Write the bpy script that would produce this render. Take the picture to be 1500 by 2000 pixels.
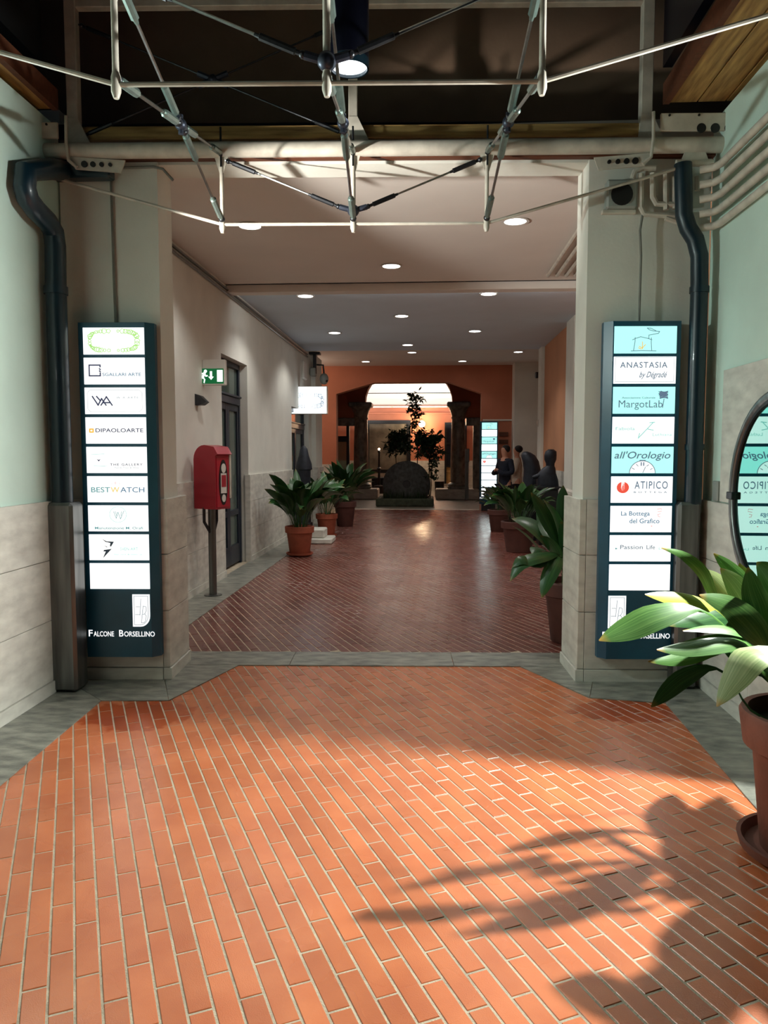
import bpy, math, random
from mathutils import Vector, Matrix
random.seed(7)
for o in list(bpy.data.objects): bpy.data.objects.remove(o, do_unlink=True)
SC = bpy.context.scene
COL = SC.collection
R = math.radians
# ------------------------------------------------------------------ camera
F, PX, PY, H = 1500.0, 750.0, 1000.0, 1.6
YAW, PIT = R(3.42), R(4.38)
FW = Vector((-math.sin(YAW)*math.cos(PIT), math.cos(YAW)*math.cos(PIT), -math.sin(PIT)))
RT = Vector((math.cos(YAW), math.sin(YAW), 0)); UP = RT.cross(FW)
CP = Vector((0, 0, H))
cd = bpy.data.cameras.new('camera'); cam = bpy.data.objects.new('camera', cd); COL.objects.link(cam)
cd.sensor_fit = 'VERTICAL'; cd.sensor_height = 36; cd.sensor_width = 27; cd.lens = 36*F/2000
cd.clip_start = .05; cd.clip_end = 200
cam.location = CP; cam.rotation_euler = (math.pi/2-PIT, 0, YAW)
SC.camera = cam
# ------------------------------------------------------------------ world (night) and exposure
w = bpy.data.worlds.new('night'); SC.world = w; w.use_nodes = True
w.node_tree.nodes['Background'].inputs[0].default_value = (.10, .14, .22, 1)
w.node_tree.nodes['Background'].inputs[1].default_value = .05
SC.view_settings.view_transform = 'Standard'; SC.view_settings.look = 'None'
SC.view_settings.exposure = 0.0; SC.view_settings.gamma = 1
SC.view_settings.use_curve_mapping = False
# light levels (watts / emission strengths), used by the lamps further down
KEY_W, FILL_W, DOWN_W, SIGN_E, CYL_W = 860, 165, 76, 1.1, 30

def ray(x, y): return FW + RT*((x-PX)/F) + UP*((PY-y)/F)
def az(x, y, z=0.0):
    r = ray(x, y); return CP + r*((z-H)/r.z)
def ax(x, y, X):
    r = ray(x, y); return CP + r*(X/r.x)
def ay(x, y, Y):
    r = ray(x, y); return CP + r*(Y/r.y)
# gateway frame: u to the right, v away from the camera, z up
TH = R(2.5); GU = Vector((math.cos(TH), math.sin(TH), 0)); GN = Vector((-math.sin(TH), math.cos(TH), 0))
G0 = az(750, 1330)
GM = Matrix.Translation(G0) @ Matrix.Rotation(TH, 4, 'Z')
def G(u, v, z): return GM @ Vector((u, v, z))
def ag(x, y, v=0.0):                      # pixel -> (u, v, z) on the plane v of the gateway
    r = ray(x, y); t = ((G0-CP).dot(GN)+v)/r.dot(GN); p = CP + r*t; q = p-G0
    return Vector((q.dot(GU), v, p.z))
# ------------------------------------------------------------------ materials
def S(r, g, b):
    f = lambda c: c/12.92 if c <= .04045 else ((c+.055)/1.055)**2.4
    return (f(r/255), f(g/255), f(b/255), 1)
MT = {}
def mat(name, c, rough=.6, metal=0, var=.08, scale=6, bump=.0, bscale=60, spec=.5, stretch=None, c2=None, coat=0, objrand=0):
    m = bpy.data.materials.new(name); m.use_nodes = True; nt = m.node_tree; N = nt.nodes; L = nt.links
    b = N['Principled BSDF']; b.inputs['Roughness'].default_value = rough; b.inputs['Metallic'].default_value = metal
    b.inputs['Specular IOR Level'].default_value = spec; b.inputs['Coat Weight'].default_value = coat
    tc = N.new('ShaderNodeTexCoord'); mp = N.new('ShaderNodeMapping'); L.new(tc.outputs['Object'], mp.inputs[0])
    if stretch: mp.inputs['Scale'].default_value = stretch
    nz = N.new('ShaderNodeTexNoise'); nz.inputs['Scale'].default_value = scale; nz.inputs['Detail'].default_value = 6
    L.new(mp.outputs[0], nz.inputs['Vector'])
    rp = N.new('ShaderNodeValToRGB'); L.new(nz.outputs[0], rp.inputs[0])
    a = c2 or tuple(max(0, x*(1-2*var)) for x in c[:3])+(1,)
    rp.color_ramp.elements[0].position = .3; rp.color_ramp.elements[0].color = a
    rp.color_ramp.elements[1].position = .68; rp.color_ramp.elements[1].color = tuple(min(1, x*(1+var)) for x in c[:3])+(1,)
    out = rp.outputs[0]
    if objrand:
        oi = N.new('ShaderNodeObjectInfo'); hs = N.new('ShaderNodeHueSaturation'); mr = N.new('ShaderNodeMapRange')
        mr.inputs[3].default_value = 1-objrand; mr.inputs[4].default_value = 1+objrand
        L.new(oi.outputs['Random'], mr.inputs[0]); L.new(mr.outputs[0], hs.inputs['Value']); L.new(out, hs.inputs['Color']); out = hs.outputs[0]
    L.new(out, b.inputs['Base Color'])
    if bump:
        n2 = N.new('ShaderNodeTexNoise'); n2.inputs['Scale'].default_value = bscale; n2.inputs['Detail'].default_value = 4
        L.new(mp.outputs[0], n2.inputs['Vector'])
        bp = N.new('ShaderNodeBump'); bp.inputs['Strength'].default_value = bump; bp.inputs['Distance'].default_value = .01
        L.new(n2.outputs[0], bp.inputs['Height']); L.new(bp.outputs[0], b.inputs['Normal'])
    MT[name] = m; return m
def emis(name, c, e):
    m = bpy.data.materials.new(name); m.use_nodes = True; b = m.node_tree.nodes['Principled BSDF']
    b.inputs['Base Color'].default_value = (c[0]*.5, c[1]*.5, c[2]*.5, 1)
    b.inputs['Emission Color'].default_value = c; b.inputs['Emission Strength'].default_value = e
    b.inputs['Roughness'].default_value = .3
    MT[name] = m; return m
mat('plaster', S(222, 222, 212), .8, var=.04, scale=2.2, bump=.12, bscale=40)
mat('plaster_mint_lit', S(206, 230, 218), .8, var=.05, scale=1.7, bump=.12, bscale=40)  # mint light of the lit signs worked into the plaster colour
mat('ceiling_paint', S(226, 220, 212), .85, var=.02, scale=1.5)
mat('ceiling_blue_lit', S(206, 220, 234), .85, var=.02, scale=1.5)  # bluish light from the lit sign put into the middle ceiling's colour
mat('stone', S(218, 217, 206), .5, var=.06, scale=5, stretch=(1, 1, 2.6), c2=S(190, 188, 178), bump=.15, bscale=30)
mat('stone_grey', S(150, 150, 138), .38, var=.2, scale=5, stretch=(1.2, 2.8, 1), c2=S(92, 96, 90), bump=.3, bscale=45)
mat('mortar', S(196, 182, 158), .85, var=.12, scale=14, bump=.5, bscale=160)
mat('orange_wall', S(188, 118, 90), .8, var=.06, scale=1.6, bump=.1, bscale=40)
mat('tan_wall', S(196, 140, 104), .8, var=.06, scale=1.6, bump=.1, bscale=40)
mat('brown_wall', S(122, 98, 78), .8, var=.18, scale=1.2, bump=.1, bscale=40)
mat('white_metal', S(204, 198, 184), .42, var=.12, scale=9, bump=.06, bscale=30)
mat('steel', S(150, 152, 150), .28, 1, var=.12, scale=20)
mat('dark_steel', S(66, 68, 72), .35, .8, var=.15, scale=20)
mat('guard_steel', S(118, 120, 118), .34, .9, var=.2, scale=3, stretch=(6, 6, .6))
mat('cast_node', S(64, 70, 84), .4, .6, var=.15, scale=20)
mat('zinc', S(128, 146, 140), .35, .7, var=.12, scale=14)
mat('teal_paint', S(20, 80, 104), .32, var=.1, scale=5)
mat('pipe_blue', S(9, 36, 48), .38, var=.12, scale=5, coat=.2)
mat('navy', S(8, 10, 24), .35, var=.1, scale=5)
mat('black', S(16, 17, 20), .45, var=.1, scale=8)
mat('wood', S(196, 160, 96), .6, var=.1, scale=3.2, stretch=(9, .8, 9), c2=S(120, 86, 44), bump=.15)
mat('wood_x', S(188, 152, 92), .6, var=.1, scale=3.2, stretch=(.8, 9, 9), c2=S(112, 80, 42), bump=.15)
mat('wood_brown', S(100, 56, 34), .6, var=.12, scale=4, stretch=(.8, 8, 8))
mat('terracotta', S(168, 88, 62), .75, var=.14, scale=6, bump=.2, bscale=50, objrand=.12)
mat('shaded_front_pot', S(122, 74, 60), .7, var=.14, scale=6, bump=.2, bscale=50)  # terracotta darkened: the shade on the foreground pot is in its colour
mat('dark_pot', S(92, 54, 46), .65, var=.14, scale=6, bump=.15, bscale=50)
mat('soil', S(44, 34, 26), .95, var=.3, scale=30, bump=.8, bscale=60)
mat('red_paint', S(168, 22, 44), .35, var=.05, scale=5, coat=.3)
mat('white_plastic', S(224, 222, 214), .4, var=.03)
mat('grey_plastic', S(150, 156, 150), .45, var=.05)
mat('bronze', S(30, 36, 46), .5, .3, var=.2, scale=12, bump=.25, bscale=25)
mat('millstone', S(72, 78, 78), .8, var=.25, scale=10, bump=.5, bscale=30)
mat('cloth_navy', S(24, 30, 46), .9, var=.15, scale=30)
mat('cloth_beige', S(206, 190, 172), .9, var=.08, scale=30)
mat('cloth_black', S(18, 20, 28), .9, var=.15, scale=30)
mat('skin', S(206, 150, 124), .55, var=.06, scale=10)
mat('hair', S(22, 17, 15), .6, var=.2, scale=40)
mat('bark', S(70, 60, 48), .85, var=.2, scale=20)
mat('small_leaf', S(34, 58, 36), .45, var=.25, scale=4)
mat('moss', S(38, 62, 36), .9, var=.3, scale=12, bump=.5)
mat('door_paint', S(28, 38, 52), .35, var=.1, scale=5)
mat('interior', S(120, 112, 96), .7, var=.35, scale=1.8)
mat('curb_stone', S(70, 82, 66), .8, var=.25, scale=9, bump=.3)
mat('cable', S(120, 120, 112), .5, var=.1, scale=9)
mat('print_grey', S(110, 122, 140), .6, var=.02)
def glass(name, tint, rough=.06):
    m = bpy.data.materials.new(name); m.use_nodes = True; b = m.node_tree.nodes['Principled BSDF']
    b.inputs['Base Color'].default_value = tint; b.inputs['Roughness'].default_value = rough
    b.inputs['Transmission Weight'].default_value = .75; b.inputs['IOR'].default_value = 1.3
    MT[name] = m
glass('door_glass', S(150, 170, 160))
m = mat('mirror', S(150, 205, 195), .015, 1, var=0)
# terracotta paving: clay colour per brick, fine grain, wet patches by the pillars
def brick_mat(name, c, c2, wet, bst=.18):
    m = bpy.data.materials.new(name); m.use_nodes = True; nt = m.node_tree; N = nt.nodes; L = nt.links; b = N['Principled BSDF']
    ge = N.new('ShaderNodeNewGeometry'); nz = N.new('ShaderNodeTexNoise'); nz.inputs['Scale'].default_value = 4; nz.inputs['Detail'].default_value = 5
    L.new(ge.outputs['Position'], nz.inputs['Vector'])
    wn = N.new('ShaderNodeTexNoise'); wn.inputs['Scale'].default_value = 260; L.new(ge.outputs['Position'], wn.inputs['Vector'])
    rp = N.new('ShaderNodeValToRGB'); rp.color_ramp.elements[0].position = .3; rp.color_ramp.elements[1].position = .7
    rp.color_ramp.elements[0].color = c2; rp.color_ramp.elements[1].color = c
    L.new(nz.outputs[0], rp.inputs[0])
    oi = N.new('ShaderNodeAttribute'); oi.attribute_name = 'tone'
    hs = N.new('ShaderNodeHueSaturation'); L.new(rp.outputs[0], hs.inputs['Color'])
    ob = N.new('ShaderNodeObjectInfo'); ad = N.new('ShaderNodeMath'); ad.operation = 'ADD'
    L.new(oi.outputs['Fac'], ad.inputs[0]); L.new(ob.outputs['Random'], ad.inputs[1])
    fr = N.new('ShaderNodeMath'); fr.operation = 'FRACT'; L.new(ad.outputs[0], fr.inputs[0])
    mr = N.new('ShaderNodeMapRange'); mr.inputs[3].default_value = .84; mr.inputs[4].default_value = 1.1
    L.new(fr.outputs[0], mr.inputs[0]); L.new(mr.outputs[0], hs.inputs['Value'])
    col = hs.outputs[0]; b.inputs['Roughness'].default_value = .34
    n3 = N.new('ShaderNodeTexNoise'); n3.inputs['Scale'].default_value = 2.2; L.new(ge.outputs['Position'], n3.inputs['Vector'])
    rr = N.new('ShaderNodeMapRange'); rr.inputs[3].default_value = .2; rr.inputs[4].default_value = .34; b.inputs['Specular IOR Level'].default_value = .85; L.new(n3.outputs[0], rr.inputs[0])
    rough = rr.outputs[0]
    for (wx, wy, rx, ry) in wet:
        sb = N.new('ShaderNodeVectorMath'); sb.operation = 'SUBTRACT'; sb.inputs[1].default_value = (wx, wy, 0); L.new(ge.outputs['Position'], sb.inputs[0])
        ml = N.new('ShaderNodeVectorMath'); ml.operation = 'MULTIPLY'; ml.inputs[1].default_value = (1/rx, 1/ry, 0); L.new(sb.outputs[0], ml.inputs[0])
        ln = N.new('ShaderNodeVectorMath'); ln.operation = 'LENGTH'; L.new(ml.outputs[0], ln.inputs[0])
        nn = N.new('ShaderNodeTexNoise'); nn.inputs['Scale'].default_value = 9; L.new(ge.outputs['Position'], nn.inputs['Vector'])
        a2 = N.new('ShaderNodeMath'); a2.operation = 'ADD'; L.new(ln.outputs['Value'], a2.inputs[0]); L.new(nn.outputs[0], a2.inputs[1])
        cr = N.new('ShaderNodeMapRange'); cr.inputs[1].default_value = 1.35; cr.inputs[2].default_value = 1.5; cr.inputs[3].default_value = 1; cr.inputs[4].default_value = 0
        L.new(a2.outputs[0], cr.inputs[0])
        mx = N.new('ShaderNodeMix'); mx.data_type = 'RGBA'; mx.blend_type = 'MULTIPLY'; L.new(cr.outputs[0], mx.inputs['Factor'])
        L.new(col, mx.inputs[6]); mx.inputs[7].default_value = (.74, .5, .36, 1); col = mx.outputs[2]
        m2 = N.new('ShaderNodeMix'); L.new(cr.outputs[0], m2.inputs[0]); L.new(rough, m2.inputs[2]); m2.inputs[3].default_value = .1; rough = m2.outputs[0]
    L.new(col, b.inputs['Base Color']); L.new(rough, b.inputs['Roughness'])
    bp = N.new('ShaderNodeBump'); bp.inputs['Strength'].default_value = bst; bp.inputs['Distance'].default_value = .004
    L.new(wn.outputs[0], bp.inputs['Height']); L.new(bp.outputs[0], b.inputs['Normal'])
    MT[name] = m
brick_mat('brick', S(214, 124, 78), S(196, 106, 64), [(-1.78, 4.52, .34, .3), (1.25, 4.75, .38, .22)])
brick_mat('brick_shaded', S(124, 70, 60), S(106, 58, 50), [], .05)  # corridor copy of the brick, its dim lighting put into the clay colour
# aspidistra leaf: stripes along the blade
def leaf_mat(name, dark, light, tip):
    m = bpy.data.materials.new(name); m.use_nodes = True; nt = m.node_tree; N = nt.nodes; L = nt.links; b = N['Principled BSDF']
    uv = N.new('ShaderNodeUVMap'); mp = N.new('ShaderNodeMapping'); mp.inputs['Scale'].default_value = (1.2, 16, 1); L.new(uv.outputs[0], mp.inputs[0])
    nz = N.new('ShaderNodeTexNoise'); nz.inputs['Scale'].default_value = 1; nz.inputs['Detail'].default_value = 3; L.new(mp.outputs[0], nz.inputs['Vector'])
    rp = N.new('ShaderNodeValToRGB'); rp.color_ramp.elements[0].position = .35; rp.color_ramp.elements[1].position = .7
    rp.color_ramp.elements[0].color = dark; rp.color_ramp.elements[1].color = light; L.new(nz.outputs[0], rp.inputs[0])
    sx = N.new('ShaderNodeSeparateXYZ'); L.new(uv.outputs[0], sx.inputs[0])
    mr = N.new('ShaderNodeMapRange'); mr.inputs[1].default_value = .93; mr.inputs[2].default_value = 1.0; L.new(sx.outputs[0], mr.inputs[0])
    mx = N.new('ShaderNodeMix'); mx.data_type = 'RGBA'; L.new(mr.outputs[0], mx.inputs['Factor']); L.new(rp.outputs[0], mx.inputs[6]); mx.inputs[7].default_value = tip
    oi = N.new('ShaderNodeObjectInfo'); hs = N.new('ShaderNodeHueSaturation'); m2 = N.new('ShaderNodeMapRange'); m2.inputs[3].default_value = .75; m2.inputs[4].default_value = 1.25
    L.new(oi.outputs['Random'], m2.inputs[0]); L.new(m2.outputs[0], hs.inputs['Value']); L.new(mx.outputs[2], hs.inputs['Color']); L.new(hs.outputs[0], b.inputs['Base Color'])
    b.inputs['Roughness'].default_value = .36; b.inputs['Specular IOR Level'].default_value = .45
    b.inputs['Subsurface Weight'].default_value = 0
    MT[name] = m
leaf_mat('leaf', S(26, 66, 34), S(64, 108, 54), S(120, 110, 50))
leaf_mat('leaf_front', S(58, 108, 44), S(112, 156, 78), S(190, 150, 70))
leaf_mat('leaf_yellow', S(150, 164, 56), S(186, 196, 84), S(190, 150, 60))
leaf_mat('leaf_pale', S(140, 164, 104), S(196, 206, 150), S(200, 150, 80))
emis('sign_white', (1, 1, .98, 1), SIGN_E); emis('sign_cyan', (.46, .96, .90, 1), 1.02)
emis('sign_white_far', (.88, 1, .98, 1), 3.2); emis('sign_hang', (.9, .97, 1, 1), 1.5)
emis('lamp_disc', (1, .98, .94, 1), 9); emis('lamp_warm', (1, .72, .42, 1), 14); emis('lamp_cool', (.85, .93, 1, 1), 3)
emis('exit_green', S(0, 92, 48), .9); emis('exit_white', (.9, 1, .95, 1), 1.3)
def pr(name, c, e=1.0): return emis('print_'+name, c, e)
pr('dark', S(50, 54, 84)); pr('grey', S(112, 128, 140)); pr('blue', S(70, 112, 140)); pr('teal', S(90, 146, 150))
pr('pale', S(150, 205, 198)); pr('palegrey', S(150, 160, 168)); pr('green', S(150, 205, 96)); pr('yellow', S(226, 196, 110)); pr('orange', S(232, 178, 60))
pr('red', S(228, 84, 66)); pr('pink', S(240, 180, 180)); pr('white', (1, 1, 1, 1), SIGN_E); pr('black', S(34, 46, 56)); pr('slate', S(92, 112, 132))
# ------------------------------------------------------------------ mesh helpers
WL = {}
class MB:
    def __init__(s, M=None): s.v = []; s.f = []; s.M = M; s.uv = None; s.tone = None
    def add(s, vs, fs):
        o = len(s.v); s.v += [Vector(p) for p in vs]; s.f += [tuple(i+o for i in f) for f in fs]; return s
    def box(s, x0, x1, y0, y1, z0, z1, c=0):
        if c:
            vs = []; 
            for z, k in ((z0, c), (z0+c, 0), (z1-c, 0), (z1, c)):
                vs += [(x0+c, y0+k, z), (x1-c, y0+k, z), (x1-k, y0+c, z), (x1-k, y1-c, z), (x1-c, y1-k, z), (x0+c, y1-k, z), (x0+k, y1-c, z), (x0+k, y0+c, z)]
            fs = [tuple(range(7, -1, -1)), tuple(range(24, 32))]
            for r in range(3):
                for i in range(8): fs.append((r*8+i, r*8+(i+1) % 8, r*8+8+(i+1) % 8, r*8+8+i))
            return s.add(vs, fs)
        return s.add([(x0, y0, z0), (x1, y0, z0), (x1, y1, z0), (x0, y1, z0), (x0, y0, z1), (x1, y0, z1), (x1, y1, z1), (x0, y1, z1)],
                     [(0, 3, 2, 1), (4, 5, 6, 7), (0, 1, 5, 4), (1, 2, 6, 5), (2, 3, 7, 6), (3, 0, 4, 7)])
    def tube(s, pts, r, n=8, flat=None):
        pts = [Vector(p) for p in pts]; rs = r if isinstance(r, (list, tuple)) else [r]*len(pts)
        t = (pts[1]-pts[0]).normalized(); a = Vector((0, 0, 1)) if abs(t.z) < .9 else Vector((1, 0, 0))
        u = t.cross(a).normalized(); vs = []; fs = []
        for i, p in enumerate(pts):
            if 0 < i < len(pts)-1: t = ((pts[i+1]-p).normalized()+(p-pts[i-1]).normalized()).normalized()
            elif i: t = (p-pts[i-1]).normalized()
            u = (u-t*u.dot(t)).normalized(); v = t.cross(u)
            for k in range(n):
                q = 2*math.pi*k/n; vs.append(p+u*(math.cos(q)*rs[i])+v*(math.sin(q)*rs[i]))
        for i in range(len(pts)-1):
            for k in range(n): fs.append((i*n+k, i*n+(k+1) % n, i*n+n+(k+1) % n, i*n+n+k))
        fs += [tuple(range(n-1, -1, -1)), tuple(range((len(pts)-1)*n, len(pts)*n))]
        return s.add(vs, fs)
    def lathe(s, prof, c=(0, 0, 0), n=24, cap=True, sx=1, sy=1):
        vs = []; fs = []
        for r, z in prof:
            for k in range(n):
                q = 2*math.pi*k/n; vs.append((c[0]+r*math.cos(q)*sx, c[1]+r*math.sin(q)*sy, c[2]+z))
        for i in range(len(prof)-1):
            for k in range(n): fs.append((i*n+k, i*n+(k+1) % n, i*n+n+(k+1) % n, i*n+n+k))
        if cap: fs += [tuple(range(n-1, -1, -1)), tuple(range((len(prof)-1)*n, len(prof)*n))]
        return s.add(vs, fs)
    def extr(s, poly, d):
        n = len(poly); poly = [Vector(p) for p in poly]; d = Vector(d)
        nn = Vector((0, 0, 0))
        for i in range(n): nn += poly[i].cross(poly[(i+1) % n])
        if nn.dot(d) > 0: poly = poly[::-1]
        return s.add(poly+[p+d for p in poly], [tuple(range(n)), tuple(range(2*n-1, n-1, -1))]+[(i, n+i, n+(i+1) % n, (i+1) % n) for i in range(n)])
    def loft(s, rings, n=14):                # rings: (x, y, z, rx, ry)
        vs = []; fs = []
        for x, y, z, rx, ry in rings:
            for k in range(n):
                q = 2*math.pi*k/n; vs.append((x+rx*math.cos(q), y+ry*math.sin(q), z))
        for i in range(len(rings)-1):
            for k in range(n): fs.append((i*n+k, i*n+(k+1) % n, i*n+n+(k+1) % n, i*n+n+k))
        fs += [tuple(range(n-1, -1, -1)), tuple(range((len(rings)-1)*n, len(rings)*n))]
        return s.add(vs, fs)
    def sphere(s, c, r, n=14, m=8, sx=1, sy=1, sz=1):
        return s.lathe([(max(.001, r*math.sin(math.pi*i/m))*1, -r*math.cos(math.pi*i/m)*sz) for i in range(m+1)], c, n, sx=sx, sy=sy)
    def build(s, name, m, parent=None, smooth=False, kind=None, origin=None):
        vs = [s.M @ p for p in s.v] if s.M else s.v
        lo = Vector([min(p[i] for p in vs) for i in range(3)]); hi = Vector([max(p[i] for p in vs) for i in range(3)])
        c = Vector(((lo.x+hi.x)/2, (lo.y+hi.y)/2, lo.z)) if origin is None else Vector(origin)
        me = bpy.data.meshes.new(name); me.from_pydata([p-c for p in vs], [], s.f)
        me.materials.append(MT[m]); 
        if s.uv:
            ul = me.uv_layers.new(name='UVMap')
            for lp in me.loops: ul.data[lp.index].uv = s.uv[lp.vertex_index]
        if s.tone:
            at = me.attributes.new('tone', 'FLOAT', 'POINT'); at.data.foreach_set('value', s.tone)
        if smooth:
            me.shade_smooth(); me.set_sharp_from_angle(angle=R(40))
        me.update()
        o = bpy.data.objects.new(name, me); COL.objects.link(o)
        if parent is not None:
            o.parent = parent; o.location = c-WL[parent.name]
        else: o.location = c
        WL[o.name] = c
        if kind: o['kind'] = kind
        return o
def tag(o, label, cat, group=None):
    o['label'] = label; o['category'] = cat
    if group: o['group'] = group
    return o
def thing(name, label, cat, loc=(0, 0, 0), group=None):
    o = bpy.data.objects.new(name, None); COL.objects.link(o); o.location = loc; o.empty_display_size = .1
    WL[o.name] = Vector(loc); return tag(o, label, cat, group)
def struct(name, mb, m, parent=None, smooth=False):
    return mb.build(name, m, parent, smooth, kind='structure')
def sroot(name, loc=(0, 0, 0)):
    o = bpy.data.objects.new(name, None); COL.objects.link(o); o.location = loc; o.empty_display_size = .1
    WL[o.name] = Vector(loc); o['kind'] = 'structure'; return o
def copy_tree(o, parent=None):
    c = o.copy(); COL.objects.link(c); c.parent = parent
    for ch in [x for x in o.children]: copy_tree(ch, c)
    return c
def light(name, typ, loc, energy, color=(1, 1, 1), aim=None, size=.1, cone=None, blend=.6, parent=None):
    d = bpy.data.lights.new(name, typ); d.energy = energy; d.color = color
    if typ == 'AREA': d.size = size
    else: d.shadow_soft_size = size
    if cone: d.spot_size = R(cone); d.spot_blend = blend
    o = bpy.data.objects.new(name, d); COL.objects.link(o); o.location = loc
    if aim: o.rotation_euler = (Vector(aim)-Vector(loc)).to_track_quat('-Z', 'Y').to_euler()
    if parent is not None: o.parent = parent; o.location = Vector(loc)-WL[parent.name]
    return o
def text(s, m, M, x, z, wid=None, hei=None, parent=None, shear=0, name='lettering', align='LEFT', bold=0, sp=1.0):
    # flat print in the local frame M: x right, z up, just in front of y = 0
    cu = bpy.data.curves.new('t', 'FONT'); cu.body = s; cu.shear = shear; cu.size = 1; cu.offset = bold; cu.resolution_u = 3; cu.space_character = sp
    ob = bpy.data.objects.new('t', cu); COL.objects.link(ob); bpy.context.view_layer.update()
    me = bpy.data.meshes.new_from_object(ob.evaluated_get(bpy.context.evaluated_depsgraph_get()))
    bpy.data.objects.remove(ob, do_unlink=True); bpy.data.curves.remove(cu)
    X = [v.co.x for v in me.vertices]; Y = [v.co.y for v in me.vertices]
    x0, x1, y0, y1 = min(X), max(X), min(Y), max(Y)
    if wid and hei: sx, sy = wid/(x1-x0), hei/(y1-y0)
    elif wid: sx = sy = wid/(x1-x0)
    else: sx = sy = hei/(y1-y0)
    mb = MB(M); mb.add([(x+(v.co.x-x0)*sx, -.0016, z+(v.co.y-y0)*sy) for v in me.vertices], [tuple(p.vertices) for p in me.polygons])
    bpy.data.meshes.remove(me)
    return mb.build(name, m, parent)
def strokes(lines, wd, mb, y=-.0014):
    for pts in lines:
        for (a, b) in zip(pts, pts[1:]):
            dx, dz = b[0]-a[0], b[1]-a[1]; l = math.hypot(dx, dz) or 1e-6; ux, uz = dx/l*wd/2, dz/l*wd/2
            mb.add([(a[0]-ux+uz, y, a[1]-uz-ux), (b[0]+ux+uz, y, b[1]+uz-ux), (b[0]+ux-uz, y, b[1]+uz+ux), (a[0]-ux-uz, y, a[1]-uz+ux)], [(0, 1, 2, 3)])
    return mb
def arc(cx, cz, r, a0, a1, n=24, rz=None):
    rz = rz or r
    return [(cx+r*math.cos(R(a0+(a1-a0)*i/n)), cz+rz*math.sin(R(a0+(a1-a0)*i/n))) for i in range(n+1)]
# ================================================================== FLOORS
def inpoly(x, y, P):
    c = False; n = len(P)
    for i in range(n):
        (x1, y1), (x2, y2) = P[i], P[(i+1) % n]
        if (y1 > y) != (y2 > y) and x < (x2-x1)*(y-y1)/(y2-y1)+x1: c = not c
    return c
gb = lambda px, py: tuple(az(px, py))[:2]
A_L0, A_L1, A_L2, A_L3 = (-1.93, .6), (-2.115, 4.74), (-1.68, 4.77), (-1.42, 5.66)
A_R3, A_R2, A_R1, A_R0 = (.66, 5.75), (1.05, 4.99), (1.512, 4.91), (1.40, .6)
NEAR = [A_L0, A_L1, A_L2, A_L3, A_R3, A_R2, A_R1, A_R0]
CORR = [(-2.235, 6.02), (-2.235, 21.75), (2.3, 21.75), (1.9, 6.25)]
ROW, LEN, JNT = .0745, .285, .0085
DA = R(25.5); DV = Vector((-math.sin(DA), math.cos(DA), 0)); DP = Vector((math.cos(DA), math.sin(DA), 0))
def brick_geo(mb):
    a, b, c = LEN/2-JNT/2, ROW/2-JNT/2, .0018
    vs = []
    for z, k in ((-.012, 0), (-.0018, 0), (0, c)):
        for sx, sy in ((-1, -1), (1, -1), (1, 1), (-1, 1)):
            vs.append(DP*(sx*(b-k))+DV*(sy*(a-k))+Vector((0, 0, z)))
    fs = [(8, 9, 10, 11)]+[(r*4+i, r*4+(i+1) % 4, r*4+4+(i+1) % 4, r*4+4+i) for r in range(2) for i in range(4)]
    return vs, fs
BV, BF = brick_geo(None)
def pave(name, poly, m, nmax, slab_poly, grow=.12):
    fl = MB().extr([(x, y, -.0025) for x, y in slab_poly], (0, 0, -.1))
    floor = struct(name, fl, 'mortar')
    xs = [p[0] for p in poly]; ys = [p[1] for p in poly]; rnd = random.Random(3)
    cand = []
    corners = [Vector((x, y, 0)) for x in (min(xs), max(xs)) for y in (min(ys), max(ys))]
    i0 = int(min(c.dot(DP) for c in corners)/ROW)-1; i1 = int(max(c.dot(DP) for c in corners)/ROW)+1
    j0 = int(min(c.dot(DV) for c in corners)/LEN)-1; j1 = int(max(c.dot(DV) for c in corners)/LEN)+1
    for i in range(i0, i1+1):
        sh = (i % 2)*.5*LEN+rnd.uniform(-.006, .006)
        for j in range(j0, j1+1):
            p = DP*(i*ROW)+DV*(j*LEN+sh)
            if any(inpoly(p.x+dx, p.y+dy, poly) for dx, dy in ((0, 0), (grow, 0), (-grow, 0), (0, grow), (0, -grow))):
                q = p-CP; d = q.dot(FW)
                if d <= .3: continue
                px = PX+F*q.dot(RT)/d; py = PY-F*q.dot(UP)/d
                vis = -60 < px < 1560 and py < 2120
                if not vis and py < 1300: vis = True
                cand.append((0 if vis else 1, d, p))
    cand.sort(key=lambda t: (t[0], t[1]))
    me0 = None
    rest = MB(); rest.tone = []
    for k, (nv, d, p) in enumerate(cand):
        dz = rnd.uniform(-.0008, .0008)
        if k < nmax and not nv:
            if me0 is None:
                me0 = bpy.data.meshes.new('brick'); me0.from_pydata(BV, [], BF); me0.materials.append(MT[m]); me0.update()
            o = bpy.data.objects.new('brick', me0); COL.objects.link(o); o.parent = floor
            o.location = p+Vector((0, 0, dz))-WL[floor.name]
        else:
            rest.add([v+p+Vector((0, 0, dz)) for v in BV], BF); rest.tone += [rnd.random()]*len(BV)
    if rest.v:
        o = rest.build('brick_field', m, floor); o['kind'] = 'stuff'
    return floor
pave('floor', NEAR, 'brick', 300, [(-2.7, .4), (-2.7, 6.0), (2.2, 6.2), (2.2, .4)])
pave('floor_corridor', CORR, 'brick_shaded', 300, [(-2.9, 5.99), (-2.9, 18.3), (-6, 18.3), (-6, 21.95), (4.6, 21.95), (4.6, 16.4), (2.6, 16.4), (2.6, 6.21)])
fc = struct('floor_courtyard', MB().box(-7, 6, 21.9, 36, -.1, 0), 'stone_grey')
rnd = random.Random(5)
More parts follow.
